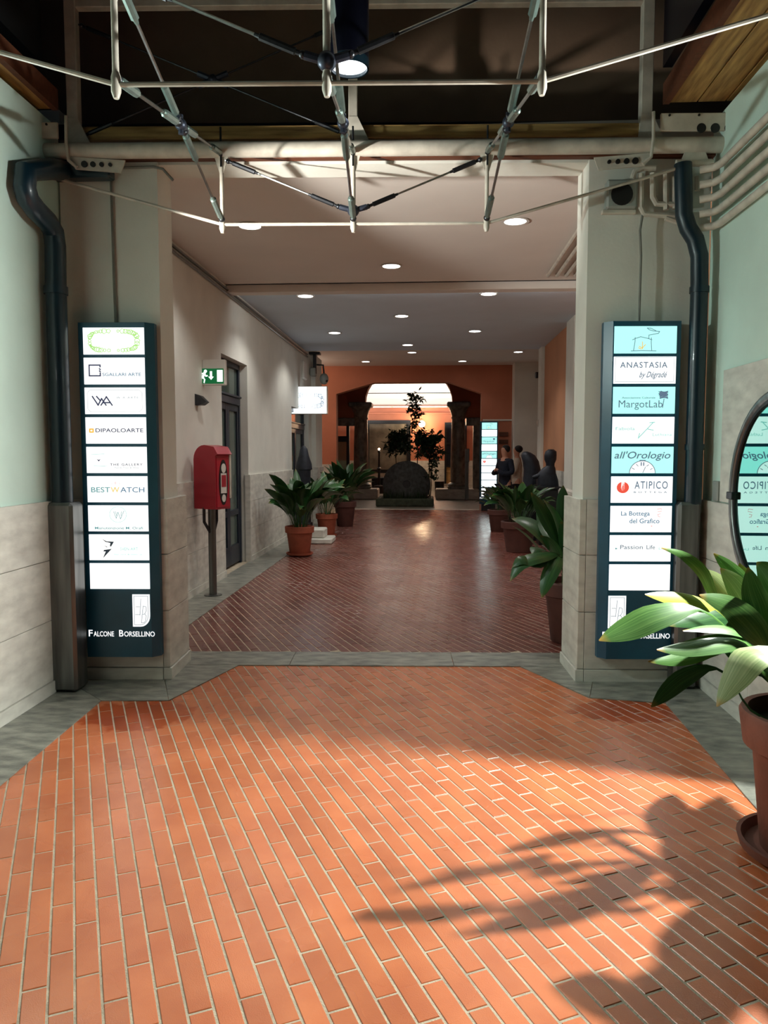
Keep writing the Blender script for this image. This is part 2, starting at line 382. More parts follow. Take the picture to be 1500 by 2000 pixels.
# stone borders, slab by slab
def slabs(name, polys, m='stone_grey', z=.006):
    r = sroot(name, tuple(Vector((polys[0][0][0], polys[0][0][1], 0))))
    for P in polys:
        c = Vector((sum(p[0] for p in P)/len(P), sum(p[1] for p in P)/len(P), 0))
        Q = [Vector((p[0], p[1], 0)) for p in P]; Q = [q+(c-q).normalized()*.0025 for q in Q]
        MB().extr([(q.x, q.y, .0002) for q in Q], (0, 0, z)).build('stone_slab', m, r)
    return r
lerp = lambda a, b, t: (a[0]+(b[0]-a[0])*t, a[1]+(b[1]-a[1])*t)
W0, W1 = (-2.53, .6), (-2.53, 5.14)
P = []
ts = [0, .3, .62, 1]
for a, b in zip(ts, ts[1:]): P.append([lerp(W0, W1, a), lerp(W0, W1, b), lerp(A_L0, A_L1, b), lerp(A_L0, A_L1, a)])
g2 = lambda u, v: tuple(G(u, v, 0))[:2]
P.append([W1, g2(-1.56, .02), A_L2, A_L1])
P.append([g2(-1.56, .02), g2(-1.56, .42), A_L3, A_L2])
slabs('trim_1', P)
V0, V1 = (1.86, .6), (1.86, 5.4)
P = []
for a, b in zip(ts, ts[1:]): P.append([lerp(V0, V1, a), lerp(V0, V1, b), lerp(A_R0, A_R1, b), lerp(A_R0, A_R1, a)])
P.append([V1, g2(1.47, .02), A_R2, A_R1])
P.append([g2(1.47, .02), g2(1.47, .42), A_R3, lerp(A_R3, A_R2, .45), A_R2])
slabs('trim_2', P)
us = [-1.75, -.72, .52, 1.62]
slabs('trim_3', [[g2(a, .37), g2(b, .37), g2(b, .76), g2(a, .76)] for a, b in zip(us, us[1:])], z=.0075)
ys = [6.05, 7.6, 9.2, 10.9, 12.6, 14.6, 16.6, 18.2]
slabs('trim_4', [[(-2.66, a), (-2.66, b), (-2.235, b), (-2.235, a)] for a, b in zip(ys, ys[1:])])
slabs('trim_5', [[(2.34, a), (2.34, b), (1.95, b), (1.95, a)] for a, b in zip(ys[:-1], ys[1:-1])])
slabs('trim_6', [[(a, 21.7), (a+1, 21.7), (a+1, 22.05), (a, 22.05)] for a in (-2.6, -1.6, -.6, .4)], m='stone')
# ================================================================== NEAR WALLS
ZJ = [.0, .09, .495, .895, 1.285]
def dado_x(parent, X, y0, y1, step, side, th=.03, zj=ZJ, m='stone', off=0):
    # panels on a wall whose face lies at x = X; side = +1 when the room is on +x
    n = max(1, round((y1-y0)/step)); ysx = [y0+(y1-y0)*i/n for i in range(n+1)]
    for a, b in zip(ysx, ysx[1:]):
        for r, (z0, z1) in enumerate(zip(zj, zj[1:])):
            t = th+(.012 if r == 0 else 0)
            x0, x1 = (X, X+t) if side > 0 else (X-t, X)
            MB().box(x0, x1, a+.002, b-.002, z0+.002, z1-.002, c=.0015).build('stone_panel', m, parent)
wl = struct('wall_left', MB().box(-2.83, -2.53, -.5, 5.25, 0, 3.8), 'plaster_mint_lit')
dado_x(wl, -2.53, 1.33, 5.12, .95, 1)
wr = struct('wall_right', MB().box(1.88, 2.18, 3.62, 5.42, 0, 3.8), 'plaster_mint_lit')
dado_x(wr, 1.88, 3.63, 5.36, .87, -1)
struct('wall_return_near', MB().box(2.18, 4.6, 3.62, 3.8, 0, 3.8), 'plaster_mint_lit')
struct('floor_alcove', MB().box(1.86, 4.6, .4, 3.62, -.1, .006), 'stone_grey')
# tall stone slab behind the round mirror
for (a, b, z0, z1) in ((3.64, 4.18, 1.29, 2.125), (4.184, 5.06, 1.29, 2.125)):
    MB().box(1.862, 1.88, a, b, z0, z1, c=.0015).build('stone_panel', 'stone', wr)
# gateway pillars in the gateway frame
def pillar(name, u0, u1, inner):
    zt = 3.56
    w = struct(name, MB(GM).box(u0 if inner > 0 else u0+.024, u1-.024 if inner > 0 else u1, .022, .34, 0, zt), 'plaster')
    for r, (z0, z1) in enumerate(zip(ZJ, ZJ[1:])):
        e = .012 if r == 0 else 0
        fa, fb = (u0, u1-.05) if inner > 0 else (u0+.05, u1)
        MB(GM).box(fa, fb, 0-e, .02, z0+.002, z1-.002, c=.0015).build('stone_panel', 'stone', w)
        ca, cb = (u1-.047, u1+e) if inner > 0 else (u0-e, u0+.047)
        MB(GM).box(ca, cb, -e*.5, .5, z0+.002, z1-.002, c=.003).build('stone_panel', 'stone', w)
    return w
pillar('wall_pillar_left', -2.2, -1.51, 1)
pillar('wall_pillar_right', 1.35, 2.19, -1)
struct('wall_lintel', MB(GM).box(-1.6, 1.6, .05, .3, 3.55, 3.66), 'plaster')
# timber beam behind the main pipe: lower and upper board
tb = sroot('trim_7', tuple(G(-.2, .0, 3.56)))
for (a, b) in ((-2.35, -.22), (-.21, 2.3)):
    MB(GM).box(a, b, -.02, .04, 3.565, 3.645, c=.003).build('board', 'wood_brown', tb)
    MB(GM).box(a+.25 if a < -1 else a, b-.5 if b > 1 else b, .0, .045, 3.70, 3.785, c=.003).build('board', 'wood_x', tb)
# dark wall set back above the gateway, ledge and night side
struct('wall_upper', MB(GM).box(-3.2, 3.4, .62, .7, 3.9, 6.2), 'brown_wall')
struct('trim_8', MB(GM).box(-2.4, 2.2, .3, .62, 3.82, 3.93, c=.01), 'navy')
# ================================================================== CORRIDOR
Y0 = 6.0
lwm = MB()
XL = -2.66
for (a, b, z0) in ((5.55, 9.75, 0), (9.75, 11.15, 2.87), (11.15, 14.72, 0), (14.72, 16.8, 2.5), (16.8, 18.2, 0)):
    lwm.box(XL-.3, XL, a, b, z0, 4.05)
cl = struct('wall_corridor_left', lwm, 'plaster')
dado_x(cl, XL, 6.0, 9.73, .93, 1); dado_x(cl, XL, 11.17, 14.70, .9, 1); dado_x(cl, XL, 16.82, 18.2, .7, 1)
MB().box(XL-.05, XL+.03, 11.122, 11.168, .0, 1.285, c=.002).build('stone_panel', 'stone', cl)
# projecting white pier at the end of the left wall
pe = struct('wall_pier_left', MB().box(XL-.3, XL+.1, 17.2, 18.2, 0, 3.78), 'plaster')
for z0, z1 in zip(ZJ, ZJ[1:]): MB().box(XL-.2, XL+.13, 17.17, 18.23, z0+.002, z1-.002, c=.002).build('stone_panel', 'stone', pe)
XR = 2.34
rw = struct('wall_corridor_right', MB().box(XR, XR+.3, 6.1, 16.5, 0, 3.78), 'tan_wall')
dado_x(rw, XR, 8.0, 16.5, .95, -1)
for i, (a, b) in enumerate(((12.5, 13.2), (9.2, 9.9), (16.1, 16.52))):
    pl = struct('trim_%d' % (10+i), MB().box(XR-.07, XR+.001, a, b, 0, 3.78, c=.003), 'plaster')
c1 = struct('ceiling', MB().box(-2.95, 2.65, 5.6, 10.05, 3.78, 3.9), 'ceiling_paint')
struct('trim_13', MB().box(-2.66, 2.34, 10.05, 10.25, 3.685, 3.80, c=.004), 'ceiling_paint')
struct('ceiling_middle', MB().box(-2.95, 2.65, 10.0, 16.54, 3.78, 4.0), 'ceiling_blue_lit')
struct('ceiling_end', MB().box(-6, 4.6, 16.5, 22.2, 4.05, 4.2), 'ceiling_paint')
# far orange wall with the canted arch
AR = [(-6, 0), (-2.66, 0), (-2.66, 3.27), (-1.58, 3.58), (.54, 3.58), (1.43, 3.27), (1.43, 0), (2.4, 0), (2.4, 4.05), (-6, 4.05)]
bw = struct('wall_back', MB().extr([(x, 21.8, z) for x, z in AR], (0, .4, 0)), 'orange_wall')
for (a, b) in ((-5.2, -4.4), (-4.4, -3.55), (-3.55, -2.66)):
    for z0, z1 in zip(ZJ, ZJ[1:]): MB().box(a+.002, b-.002, 21.77, 21.8, z0+.002, z1-.002, c=.002).build('stone_panel', 'stone', bw)
for z0, z1 in zip(ZJ, ZJ[1:]): MB().box(1.44, 2.26, 21.77, 21.8, z0+.002, z1-.002, c=.002).build('stone_panel', 'stone', bw)
struct('trim_14', MB().box(1.47, 2.3, 21.775, 21.8, 2.50, 2.545, c=.004), 'plaster')
wp = struct('wall_pier_right', MB().box(2.28, 4.6, 21.2, 21.85, 0, 4.05), 'plaster')
for z0, z1 in zip(ZJ, ZJ[1:]): MB().box(2.25, 3.4, 21.17, 21.2, z0+.002, z1-.002, c=.002).build('stone_panel', 'stone', wp)
struct('wall_side_left', MB().box(-6.2, -6, 18.2, 22, 0, 4.05), 'orange_wall')
struct('wall_side_right', MB().box(4.5, 4.7, 16.4, 22, 0, 4.05), 'tan_wall')
struct('wall_return_left', MB().box(-6, -2.9, 18.1, 18.25, 0, 4.05), 'orange_wall')
struct('wall_return_right', MB().box(2.5, 4.6, 16.4, 16.5, 0, 4.05), 'tan_wall')
# ================================================================== COURTYARD ROOM beyond the arch
YC = 27.0
op = [(-6, 2.83), (-2.28, 2.83), (-2.28, 3.35)] + [(-2.28+.75*(1-math.cos(R(a))), 3.35+.95*math.sin(R(a))) for a in range(15, 91, 15)] + \
     [(.78-.75*(1-math.cos(R(a))), 3.35+.95*math.sin(R(a))) for a in range(90, 0, -15)] + [(.78, 3.35), (.78, 2.83), (5, 2.83), (5, 5.4), (-6, 5.4)]
struct('wall_arcade', MB().extr([(x, YC, z) for x, z in op], (0, .5, 0)), 'orange_wall')
struct('wall_side_court_left', MB().box(-5.2, -5, 22.2, 33.5, 0, 5.4), 'orange_wall')
struct('wall_side_court_right', MB().box(3.6, 3.8, 22.2, 33.5, 0, 5.4), 'orange_wall')
struct('ceiling_court', MB().box(-6, 5, 22.0, 27.1, 5.35, 5.45), 'brown_wall')
YB = 33.0
cb = struct('wall_court_back', MB().box(-5.2, 4, YB, YB+.2, 0, 3.62), 'orange_wall')
for x in range(-5, 4):
    for z0, z1 in zip(ZJ, ZJ[1:]): MB().box(x+.003, x+.997, YB-.03, YB, z0+.003, z1-.003).build('stone_panel', 'stone', cb)
vp = [(YB-2.6*(1-math.cos(R(a))), 3.62+1.7*math.sin(R(a))) for a in range(0, 91, 10)]
mb = MB()
for (ya, za), (yb, zb) in zip(vp, vp[1:]):
    mb.add([(-5.2, ya, za), (4, ya, za), (4, yb, zb), (-5.2, yb, zb), (-5.2, ya+.05, za+.08), (4, ya+.05, za+.08), (4, yb+.05, zb+.08), (-5.2, yb+.05, zb+.08)], [(0, 1, 2, 3), (7, 6, 5, 4), (0, 4, 5, 1), (2, 6, 7, 3)])
struct('ceiling_vault', mb, 'ceiling_paint', smooth=True)
struct('trim_15', MB().box(-5, 3.6, YB-.16, YB, 3.50, 3.62, c=.02).box(-5, 3.6, YB-.08, YB, 3.25, 3.33, c=.02), 'orange_wall')
struct('trim_16', MB().box(-5, 3.6, 32.55, 32.58, 4.10, 4.13), 'navy')
def column(x, label):
    t = thing('stone_column', label, 'column', (x, YC, 0), 'arcade columns')
    MB().box(x-.78 if x > 0 else x-.5, x+.72 if x > 0 else x+.62, YC-.5, YC+.5, 0, .36, c=.03).build('pedestal', 'stone', t)
    MB().box(x-.36, x+.36, YC-.36, YC+.36, .36, .46, c=.02).lathe([(.36, .46), (.37, .5), (.33, .55), (.27, .58)], (x, YC, 0)).build('base', 'stone_grey', t, True)
    MB().lathe([(.26, .56), (.265, 1.2), (.25, 2.0), (.225, 2.78), (.25, 2.8), (.25, 2.86)], (x, YC, 0)).build('shaft', 'stone_grey', t, True)
    cp = MB().lathe([(.23, 2.84), (.25, 2.95), (.3, 3.1), (.36, 3.2)], (x, YC, 0)).box(x-.4, x+.4, YC-.4, YC+.4, 3.2, 3.36, c=.03)
    cp.build('capital', 'stone_grey', t, True)
    return t
column(-2.42, 'grey stone column left of the planter tree, seen through the canted arch')
column(.98, 'grey stone column right of the planter tree, on a long pale pedestal')
for i, (a, b) in enumerate(((-4.4, -2.65), (1.25, 3.4))):
    struct('trim_%d' % (17+i), MB().box(a, b, YC-.12, YC+.4, 2.56, 2.83, c=.02).box(a+.9 if i == 0 else a+.25, a+1.1 if i == 0 else a+.5, YC, YC+.3, 0, 2.56), 'stone_grey')
# ================================================================== DOORS
def glazed_door(name, y0, y1, zt, X, transom):
    d = sroot(name, (X, (y0+y1)/2, 0))
    f = .07
    MB().box(X-.04, X+.04, y0, y0+f, 0, zt, c=.004).box(X-.04, X+.04, y1-f, y1, 0, zt, c=.004).box(X-.04, X+.04, y0+f, y1-f, zt-f, zt, c=.004).build('frame', 'door_paint', d)
    MB().box(X-.05, X+.06, y0+f, y1-f, transom, transom+.1, c=.006).box(X-.05, X+.08, y0+f, y1-f, transom+.1, transom+.13, c=.006).build('transom', 'door_paint', d)
    n = 2; ym = (y0+y1)/2
    for a, b in ((y0+f, ym), (ym, y1-f)):
        lf = MB(); s = .085
        lf.box(X-.03, X+.03, a, a+s, .03, transom, c=.005).box(X-.03, X+.03, b-s, b, .03, transom, c=.005)
        lf.box(X-.03, X+.03, a+s, b-s, transom-.09, transom, c=.005).box(X-.03, X+.03, a+s, b-s, .03, .3, c=.005).box(X-.03, X+.03, a+s, b-s, .72, .8, c=.005)
        L = lf.build('door_leaf', 'door_paint', d)
        MB().box(X-.006, X+.006, a+s-.01, b-s+.01, .29, transom-.08).build('pane', 'door_glass', L)
        MB().box(X-.006, X+.006, a-.001, b+.001, transom+.13, zt-f+.01).build('pane', 'door_glass', d)
    MB().tube([(X+.03, ym-.05, 1.0), (X+.08, ym-.05, 1.0), (X+.08, ym-.05, 1.25), (X+.03, ym-.05, 1.25)], .01, 6).build('handle', 'steel', d, True)
    return d
glazed_door('door_1', 9.76, 11.115, 2.865, -2.80, 2.28)
glazed_door('door_2', 14.73, 16.79, 2.495, -2.80, 2.1)
struct('wall_shop_left', MB().box(-4.3, -4.2, 9.2, 17.2, 0, 3.2).box(-4.2, -2.96, 9.2, 9.3, 0, 3.2).box(-4.2, -2.96, 17.1, 17.2, 0, 3.2).box(-4.2, -2.96, 9.2, 17.2, 3.1, 3.2), 'interior')
# door and windows of the courtyard room
dr = sroot('door_3', (-3.75, YC+.2, 0))
MB().box(-3.52, -3.36, YC+.1, YC+.3, 0, 2.56).box(-2.95, -2.85, YC+.1, YC+.3, 0, 2.56).box(-3.36, -2.95, YC+.1, YC+.3, 2.0, 2.2).build('frame', 'door_paint', dr)
MB().box(-3.36, -2.95, YC+.19, YC+.21, 0, 2.0).build('pane', 'door_glass', dr)
wn = sroot('window_1', (-1.6, YB-.05, .8))
MB().box(-2.75, -2.6, YB-.08, YB-.02, .75, 3.0).box(-.98, -.83, YB-.08, YB-.02, .75, 3.0).box(-2.6, -.98, YB-.08, YB-.02, 2.85, 3.0).box(-2.6, -.98, YB-.08, YB-.02, .75, .9).build('window_frame', 'black', wn)
MB().box(-2.6, -.98, YB-.05, YB-.03, .9, 2.85).build('pane', 'interior', wn)
wn = sroot('window_2', (1.1, YB-.05, .8))
MB().box(.62, .7, YB-.08, YB-.02, .3, 2.9).box(1.45, 1.55, YB-.08, YB-.02, .3, 2.9).box(.7, 1.45, YB-.08, YB-.02, 2.8, 2.9).box(.7, 1.45, YB-.08, YB-.02, 1.98, 2.04).box(.7, 1.45, YB-.08, YB-.02, 1.0, 1.06).build('window_frame', 'black', wn)
for z0, z1 in ((1.06, 1.98), (2.04, 2.8), (.3, 1.0)):
    MB().box(.7, 1.45, YB-.05, YB-.03, z0, z1).build('pane', 'navy' if z0 > .9 else 'wood_x', wn)
# ================================================================== LIT DIRECTORY SIGNS
PWD, PHT, PITCH = .412, .178, .1992
def sign(label, group, M, W, Hh, chamfer, contents, px0, light_mat='sign_white', logo_x=None, txt_x=None):
    # local frame: x right, y into the wall, z up; front face at y = 0, origin bottom left
    t = thing('directory_sign', label, 'sign', tuple(M @ Vector((W/2, 0, 0))), group)
    D, c = .1, .05
    if chamfer > 0: prof = [(0, 0), (W-c, 0), (W, c), (W, D), (0, D)]
    else: prof = [(0, D), (0, c), (c, 0), (W, 0), (W, D)]
    MB(M).extr([(x, y, 0) for x, y in prof], (0, 0, Hh)).build('housing', 'teal_paint', t)
    top = Hh-.035
    for k, cont in enumerate(contents):
        z1 = top-k*PITCH; z0 = z1-PHT
        cy = cont is not None and cont.get('cyan')
        p = MB(M).box(px0, px0+PWD, -.006, .004, z0, z1, c=.001).build('light_panel', 'sign_cyan' if cy else light_mat, t)
        if not cont: continue
        Mp = M @ Matrix.Translation((px0, -.006, z0))
        fx = lambda x: x*PWD
        fz = lambda y: (1-y)*PHT
        for (s, col, x0, x1, y0, y1, *opt) in cont.get('text', []):
            o = opt[0] if opt else {}
            text(s, 'print_'+col, Mp, fx(x0), fz(y1), (x1-x0)*PWD, (y1-y0)*PHT, p, o.get('shear', 0), bold=o.get('bold', .01), sp=o.get('sp', 1))
        for (col, wd, lines) in cont.get('lines', []):
            strokes([[(fx(x), fz(y)) for x, y in ln] for ln in lines], wd*1.5, MB(Mp)).build('logo', 'print_'+col, p, kind='stuff')
        for (col, polys) in cont.get('polys', []):
            mb = MB(Mp)
            for q, poly in enumerate(polys): mb.add([(fx(x), -.0013-.0002*q, fz(y)) for x, y in poly], [tuple(range(len(poly)))])
            mb.build('logo', 'print_'+col, p, kind='stuff')
    # emblem plate and name at the foot
    lx = logo_x; lz0, lw, lh = .405-.19, .12, .225
    pl = [(lx, lz0), (lx+lw*.45, lz0)]+[(lx+lw*.45+lw*.55*math.sin(R(a)), lz0+.075*(1-math.cos(R(a)))) for a in range(15, 91, 15)]+[(lx+lw, lz0+lh), (lx, lz0+lh)]
    e = MB(M).extr([(x, -.003, z) for x, z in pl], (0, .004, 0)).build('emblem_plate', 'sign_white', t)
    Me = M @ Matrix.Translation((lx, -.003, lz0))
    ins = [(.1, .06), (.45, .06)]+[(.45+.45*math.sin(R(a)), .06+.3*(1-math.cos(R(a)))) for a in range(15, 91, 15)]+[(.9, .95), (.1, .95), (.1, .06)]
    fb = [[(.5, .86), (.42, .36)], [(.42, .62), (.2, .62)], [(.42, .38), (.16, .38)], [(.62, .64), (.5, .12)],
          [(.62, .64), (.78, .62), (.8, .5), (.7, .4), (.56, .38)], [(.7, .4), (.78, .34), (.74, .18), (.64, .12), (.5, .12)]]
    strokes([[(x*lw, z*lh) for x, z in ln] for ln in [ins]+fb], .0035, MB(Me)).build('logo', 'print_grey', e, kind='stuff')
    tx = txt_x; tz = .145
    w_ = [('F', .0, .028, .046), ('ALCONE', .034, .142, .036), ('B', .212, .03, .046), ('ORSELLINO', .247, .213, .036)]
    for s, x, ww, hh in w_: text(s, 'print_white', M, tx+x, tz, ww, hh, t, bold=.012)
    return t
def wreath(col, cx, cy, rx, ry):
    L = []
    rr = random.Random(2)
    for i in range(46):
        a = 2*math.pi*i/46
        x, y = cx+rx*math.copysign(abs(math.cos(a))**.6, math.cos(a)), cy+ry*math.copysign(abs(math.sin(a))**.6, math.sin(a))
        k = .016+.03*rr.random(); k2 = k*2.2
        L.append([(x+k*math.cos(q*1.25+i), y+k2*math.sin(q*1.25+i)) for q in range(6)])
    return (col, .0024, L)
sqx = lambda x0, y0, x1, y1: [(x0, y0), (x1, y0), (x1, y1), (x0, y1), (x0, y0)]
LEFT = [
 {'lines': [wreath('green', .5, .49, .39, .36)]},
 {'lines': [('dark', .006, [[(.27, .34), (.27, .28), (.09, .28), (.09, .68), (.27, .68), (.27, .58)], [(.26, .42), (.27, .44)], [(.26, .5), (.27, .52)]])], 'text': [('SGALLARI ARTE', 'blue', .305, .94, .57, .69)]},
 {'lines': [('palegrey', .0016, [[(.09, .09), (.9, .09), (.95, .2), (.95, .8), (.9, .91), (.09, .91), (.05, .8), (.05, .2), (.09, .09)]]), ('dark', .006, [[(.13, .34), (.22, .66), (.28, .42), (.35, .66)], [(.2, .34), (.26, .5)], [(.27, .66), (.36, .35), (.45, .66)], [(.31, .57), (.42, .57)]])],
  'text': [('W·A·ARTE', 'palegrey', .52, .89, .34, .42, {'sp': 1.3})]},
 {'lines': [('orange', .006, [sqx(.07, .45, .125, .56)])], 'text': [('DIPAOLOARTE', 'dark', .165, .955, .42, .57, {'bold': .012})]},
 {'polys': [('dark', [[(.17, .46), (.205, .5), (.24, .46), (.205, .56)]])], 'lines': [('pale', .002, [[(.08, .3), (.3, .27)], [(.34, .72), (.3, .74), (.12, .72)]])],
  'text': [('THE GALLERY', 'dark', .39, .93, .63, .72, {'sp': 1.25}), ('Family Tour & Wine', 'palegrey', .47, .87, .77, .84)]},
 {'lines': [('pink', .0022, [[(.47, .2), (.47, .32)], [(.45, .26), (.49, .26)], [(.41, .26), (.41, .31)], [(.54, .26), (.54, .31)]])],
  'text': [('BEST', 'teal', .065, .38, .42, .62), ('W', 'yellow', .39, .535, .42, .62), ('ATCH', 'blue', .55, .95, .42, .62, {'bold': .006})]},
 {'lines': [('pale', .002, [[(.5+.14*math.cos(a*.2), .35+.3*math.sin(a*.2)) for a in range(32)]]), ('teal', .0022, [[(.43, .24), (.47, .5), (.5, .26)], [(.5, .26), (.54, .52), (.6, .22)], [(.46, .24), (.48, .4)], [(.56, .24), (.55, .4)]])],
  'text': [('Manutenzione M. Orafi', 'teal', .11, .91, .82, .92)]},
 {'polys': [('black', [[(.22, .17), (.3, .27), (.42, .28), (.37, .47), (.35, .46), (.36, .33), (.28, .29)], [(.25, .42), (.31, .48), (.3, .5)], [(.25, .6), (.38, .56), (.23, .92), (.28, .66), (.24, .66)]])],
  'text': [('SVEN ART', 'pale', .52, .82, .5, .62), ('hair care & make up', 'pale', .42, .89, .74, .82)]},
 None]
clock = [(.5+.21*math.cos(R(a)), 1.0-.47*math.sin(R(a))) for a in range(2, 179, 8)]
RIGHT = [
 {'cyan': 1, 'lines': [('slate', .0028, [[(.33, .42), (.33, .55), (.31, .9)], [(.59, .43), (.59, .6), (.6, .9)], [(.29, .5), (.33, .46), (.42, .39), (.53, .45), (.6, .5)], [(.27, .91), (.45, .9), (.67, .91)], [(.55, .45), (.55, .33), (.62, .3), (.7, .27), (.72, .2), (.62, .18), (.55, .13), (.52, .07), (.58, .08), (.66, .17)]]),
   ('orange', .003, [[(.45, .58), (.45, .84)], [(.45, .82), (.4, .74)], [(.45, .8), (.5, .68)], [(.43, .84), (.39, .8)]])]},
 {'lines': [('palegrey', .0016, [sqx(.025, .04, .965, .93)])], 'text': [('ANASTASIA', 'slate', .1, .86, .2, .42, {'sp': 1.15}), ('by Dégradé', 'slate', .41, .86, .56, .84, {'shear': .45})]},
 {'cyan': 1, 'text': [('Associazione Culturale', 'slate', .14, .68, .37, .44), ('MargotLab', 'slate', .09, .8, .5, .86, {'bold': .0})],
  'lines': [('slate', .0035, [[(.82, .46), (.81, .6), (.8, .77)]]), ('slate', .0026, [[(.8+.08*math.cos(i*2.1), .3+.14*math.sin(i*1.3)) for i in range(26)], [(.8+.07*math.cos(i*1.7), .27+.1*math.sin(i*2.4)) for i in range(22)]])]},
 {'text': [('Fabiola', 'pale', .05, .36, .38, .5), ('Luthiana', 'pale', .65, .96, .6, .72, {'sp': 1.1})], 'lines': [('pale', .004, [[(.66, .2), (.56, .45), (.42, .8), (.44, .62)], [(.56, .45), (.66, .5)], [(.6, .22), (.68, .2)]])]},
 {'cyan': 1, 'text': [("all'Orologio", 'slate', .04, .95, .17, .53, {'shear': .25, 'bold': .012})], 'polys': [('white', [clock])],
  'lines': [('grey', .0035, [clock]), ('slate', .005, [[(.46, .52), (.54, .52)], [(.48, .6), (.48, .7)], [(.52, .6), (.52, .7)]]), ('grey', .003, [[(.4, .66), (.43, .73)], [(.33, .8), (.37, .85)], [(.6, .68), (.57, .73)], [(.66, .82), (.63, .86)], [(.51, .97), (.55, .76)]])]},
 {'polys': [('red', [[(.19+.1*math.cos(R(a)), .42+.215*math.sin(R(a))) for a in range(0, 360, 12)]]), ('white', [[(.165, .2), (.16, .45), (.18, .55), (.2, .55), (.22, .45), (.215, .2)]])],
  'lines': [('red', .0025, [[(.185, .36), (.185, .56)], [(.2, .36), (.2, .56)]])], 'text': [('ATIPICO', 'slate', .38, .92, .18, .47, {'sp': 1.2}), ('BOTTEGA', 'slate', .37, .91, .56, .63, {'sp': 1.9})]},
 {'text': [('La Bottega', 'blue', .17, .64, .2, .42), ('del Grafico', 'blue', .31, .8, .48, .66)], 'lines': [('pink', .003, [[(.76, .12), (.82, .1), (.83, .14)], [(.77, .22), (.83, .2)], [(.81, .3), (.77, .32), (.78, .4), (.81, .41)]])],
  'polys': [('red', [[(.66, .75), (.69, .76), (.67, .79)]])]},
 {'text': [('Passion', 'grey', .17, .54, .37, .53), ('Life', 'grey', .6, .74, .37, .53), ('Live', 'pale', .8, .93, .46, .55)], 'polys': [('teal', [[(.09, .47), (.13, .51), (.09, .55)]])]},
 None]
ML = GM @ Matrix.Translation((-2.055, -.098, .19)); WS, HS = .5, 2.285
sign('tall lit directory sign on the left pillar, its panels including wordmarks DIPAOLOARTE and BESTWATCH', 'lit directory signs', ML, WS, HS, 1, LEFT, .034, logo_x=.322, txt_x=.012)
MR = GM @ Matrix.Translation((1.475, -.098, .19))
sign('tall lit directory sign on the right pillar behind the foreground plant, with panel reading ATIPICO', 'lit directory signs', MR, WS, HS, -1, RIGHT, .058, logo_x=.058, txt_x=.022)
MF = Matrix.Translation((1.37, 21.45, .19)) @ Matrix.Rotation(R(-6), 4, 'Z')
sf = sign('distant lit directory sign standing beside the canted arch', 'lit directory signs', MF, WS, HS, -1, RIGHT, .058, 'sign_white_far', logo_x=.058, txt_x=.022)
MB(MF).box(.06, WS-.06, .02, .09, -.19, .0).build('foot', 'dark_steel', sf)
# ================================================================== ROOF STEELWORK
def rod(mb, a, b, r, n=6): return mb.tube([a, b], r, n)
def brace(parent, a, b, r=.006, sleeve=.16, name='brace_rod', m1='steel', m2='zinc'):
    a, b = Vector(a), Vector(b); d = (b-a).normalized(); L = (b-a).length
    o = MB().tube([a, b], r, 6).build(name, m1, parent, True)
    for p, q in ((a+d*.03, a+d*(.03+sleeve)), (b-d*.03, b-d*(.03+sleeve))):
        MB().tube([p, p+(q-p)*.1, p+(q-p)*.12, q-(q-p)*.12, q-(q-p)*.1, q], [r*1.6, r*1.6, r*2.4, r*2.4, r*1.5, r*1.2], 8).build('turnbuckle', m2, o, True)
    for p in (a+d*.02, b-d*.02): MB().sphere(p, r*2.6, 8, 6).build('fork_end', 'dark_steel', o, True)
    return o
def truss(label, v, du, ends):
    t = thing('trussed_beam', label, 'roof truss', tuple(G(-.2, v, 3.1)), 'roof trusses')
    z, zt = 3.59, 3.105
    U = [-1.065+du, -.2+du, .675+du]
    MB().tube([G(-2.75+du, v, z-.012), G(2.5+du, v, z+.005)], .05, 20).build('main_pipe', 'white_metal', t, True)
    for i, u in enumerate(U):
        st = MB().tube([G(u, v, z-.03), G(u, v, zt-.03)], .0135 if i != 1 else .016, 10)
        o = st.build('strut', 'white_metal', t, True)
        MB().tube([G(u, v-.015, z+.13), G(u, v-.015, z-.12)], .007, 6).build('bolt', 'dark_steel', o, True)
        g = MB(GM); g.extr([(u-.05, v-.004, z-.04), (u+.05, v-.004, z-.04), (u+.012, v-.004, z-.16), (u-.012, v-.004, z-.16)], (0, .008, 0)); g.build('gusset', 'white_metal', o)
        MB().tube([G(u, v, zt+.05), G(u, v, zt+.03), G(u, v, zt-.03), G(u, v, zt-.055)], [.014, .02, .02, .011], 10).build('foot', 'white_metal', o, True)
    MB().tube([G(-2.33+du, v, 3.455), G(U[0], v, zt), G(U[2], v, zt), G(2.05+du, v, 3.485)], .0105, 8).build('tie_rod', 'white_metal', t, True)
    for s, u, zz in ((-1, -2.30+du, 3.46), (1, 2.02+du, 3.48)):
        MB(GM).extr([(u-.09, v-.012, zz+.005), (u+.09, v-.012, zz+.005), (u+.06, v-.012, 3.56), (u-.06, v-.012, 3.56)], (0, .024, 0)).tube([(u-.12, v, zz-s*-.03*0), (u+.12, v, zz)], .022, 10).build('end_bracket', 'white_metal', t)
    nd = MB().sphere(G(U[1], v, 3.19), .04, 12, 8)
    nd.tube([G(U[1]-.09, v, 3.215), G(U[1]+.0, v, 3.19), G(U[1]+.09, v, 3.215)], .019, 8)
    nd.build('node', 'cast_node', t, True)
    brace(t, G(U[0]+.03, v-.02, z-.08), G(U[1]-.08, v, 3.21), .0065, .2, m2='dark_steel')
    brace(t, G(U[2]-.03, v-.02, z-.08), G(U[1]+.08, v, 3.21), .0065, .2, m2='dark_steel')
    return U
VF, VN = -.12, -2.05
UF = truss('white trussed roof beam with thin tie rod directly in front of the gateway', VF, 0, None)
UN = truss('white trussed roof beam nearest the camera, mostly above the frame', VN, 0, None)
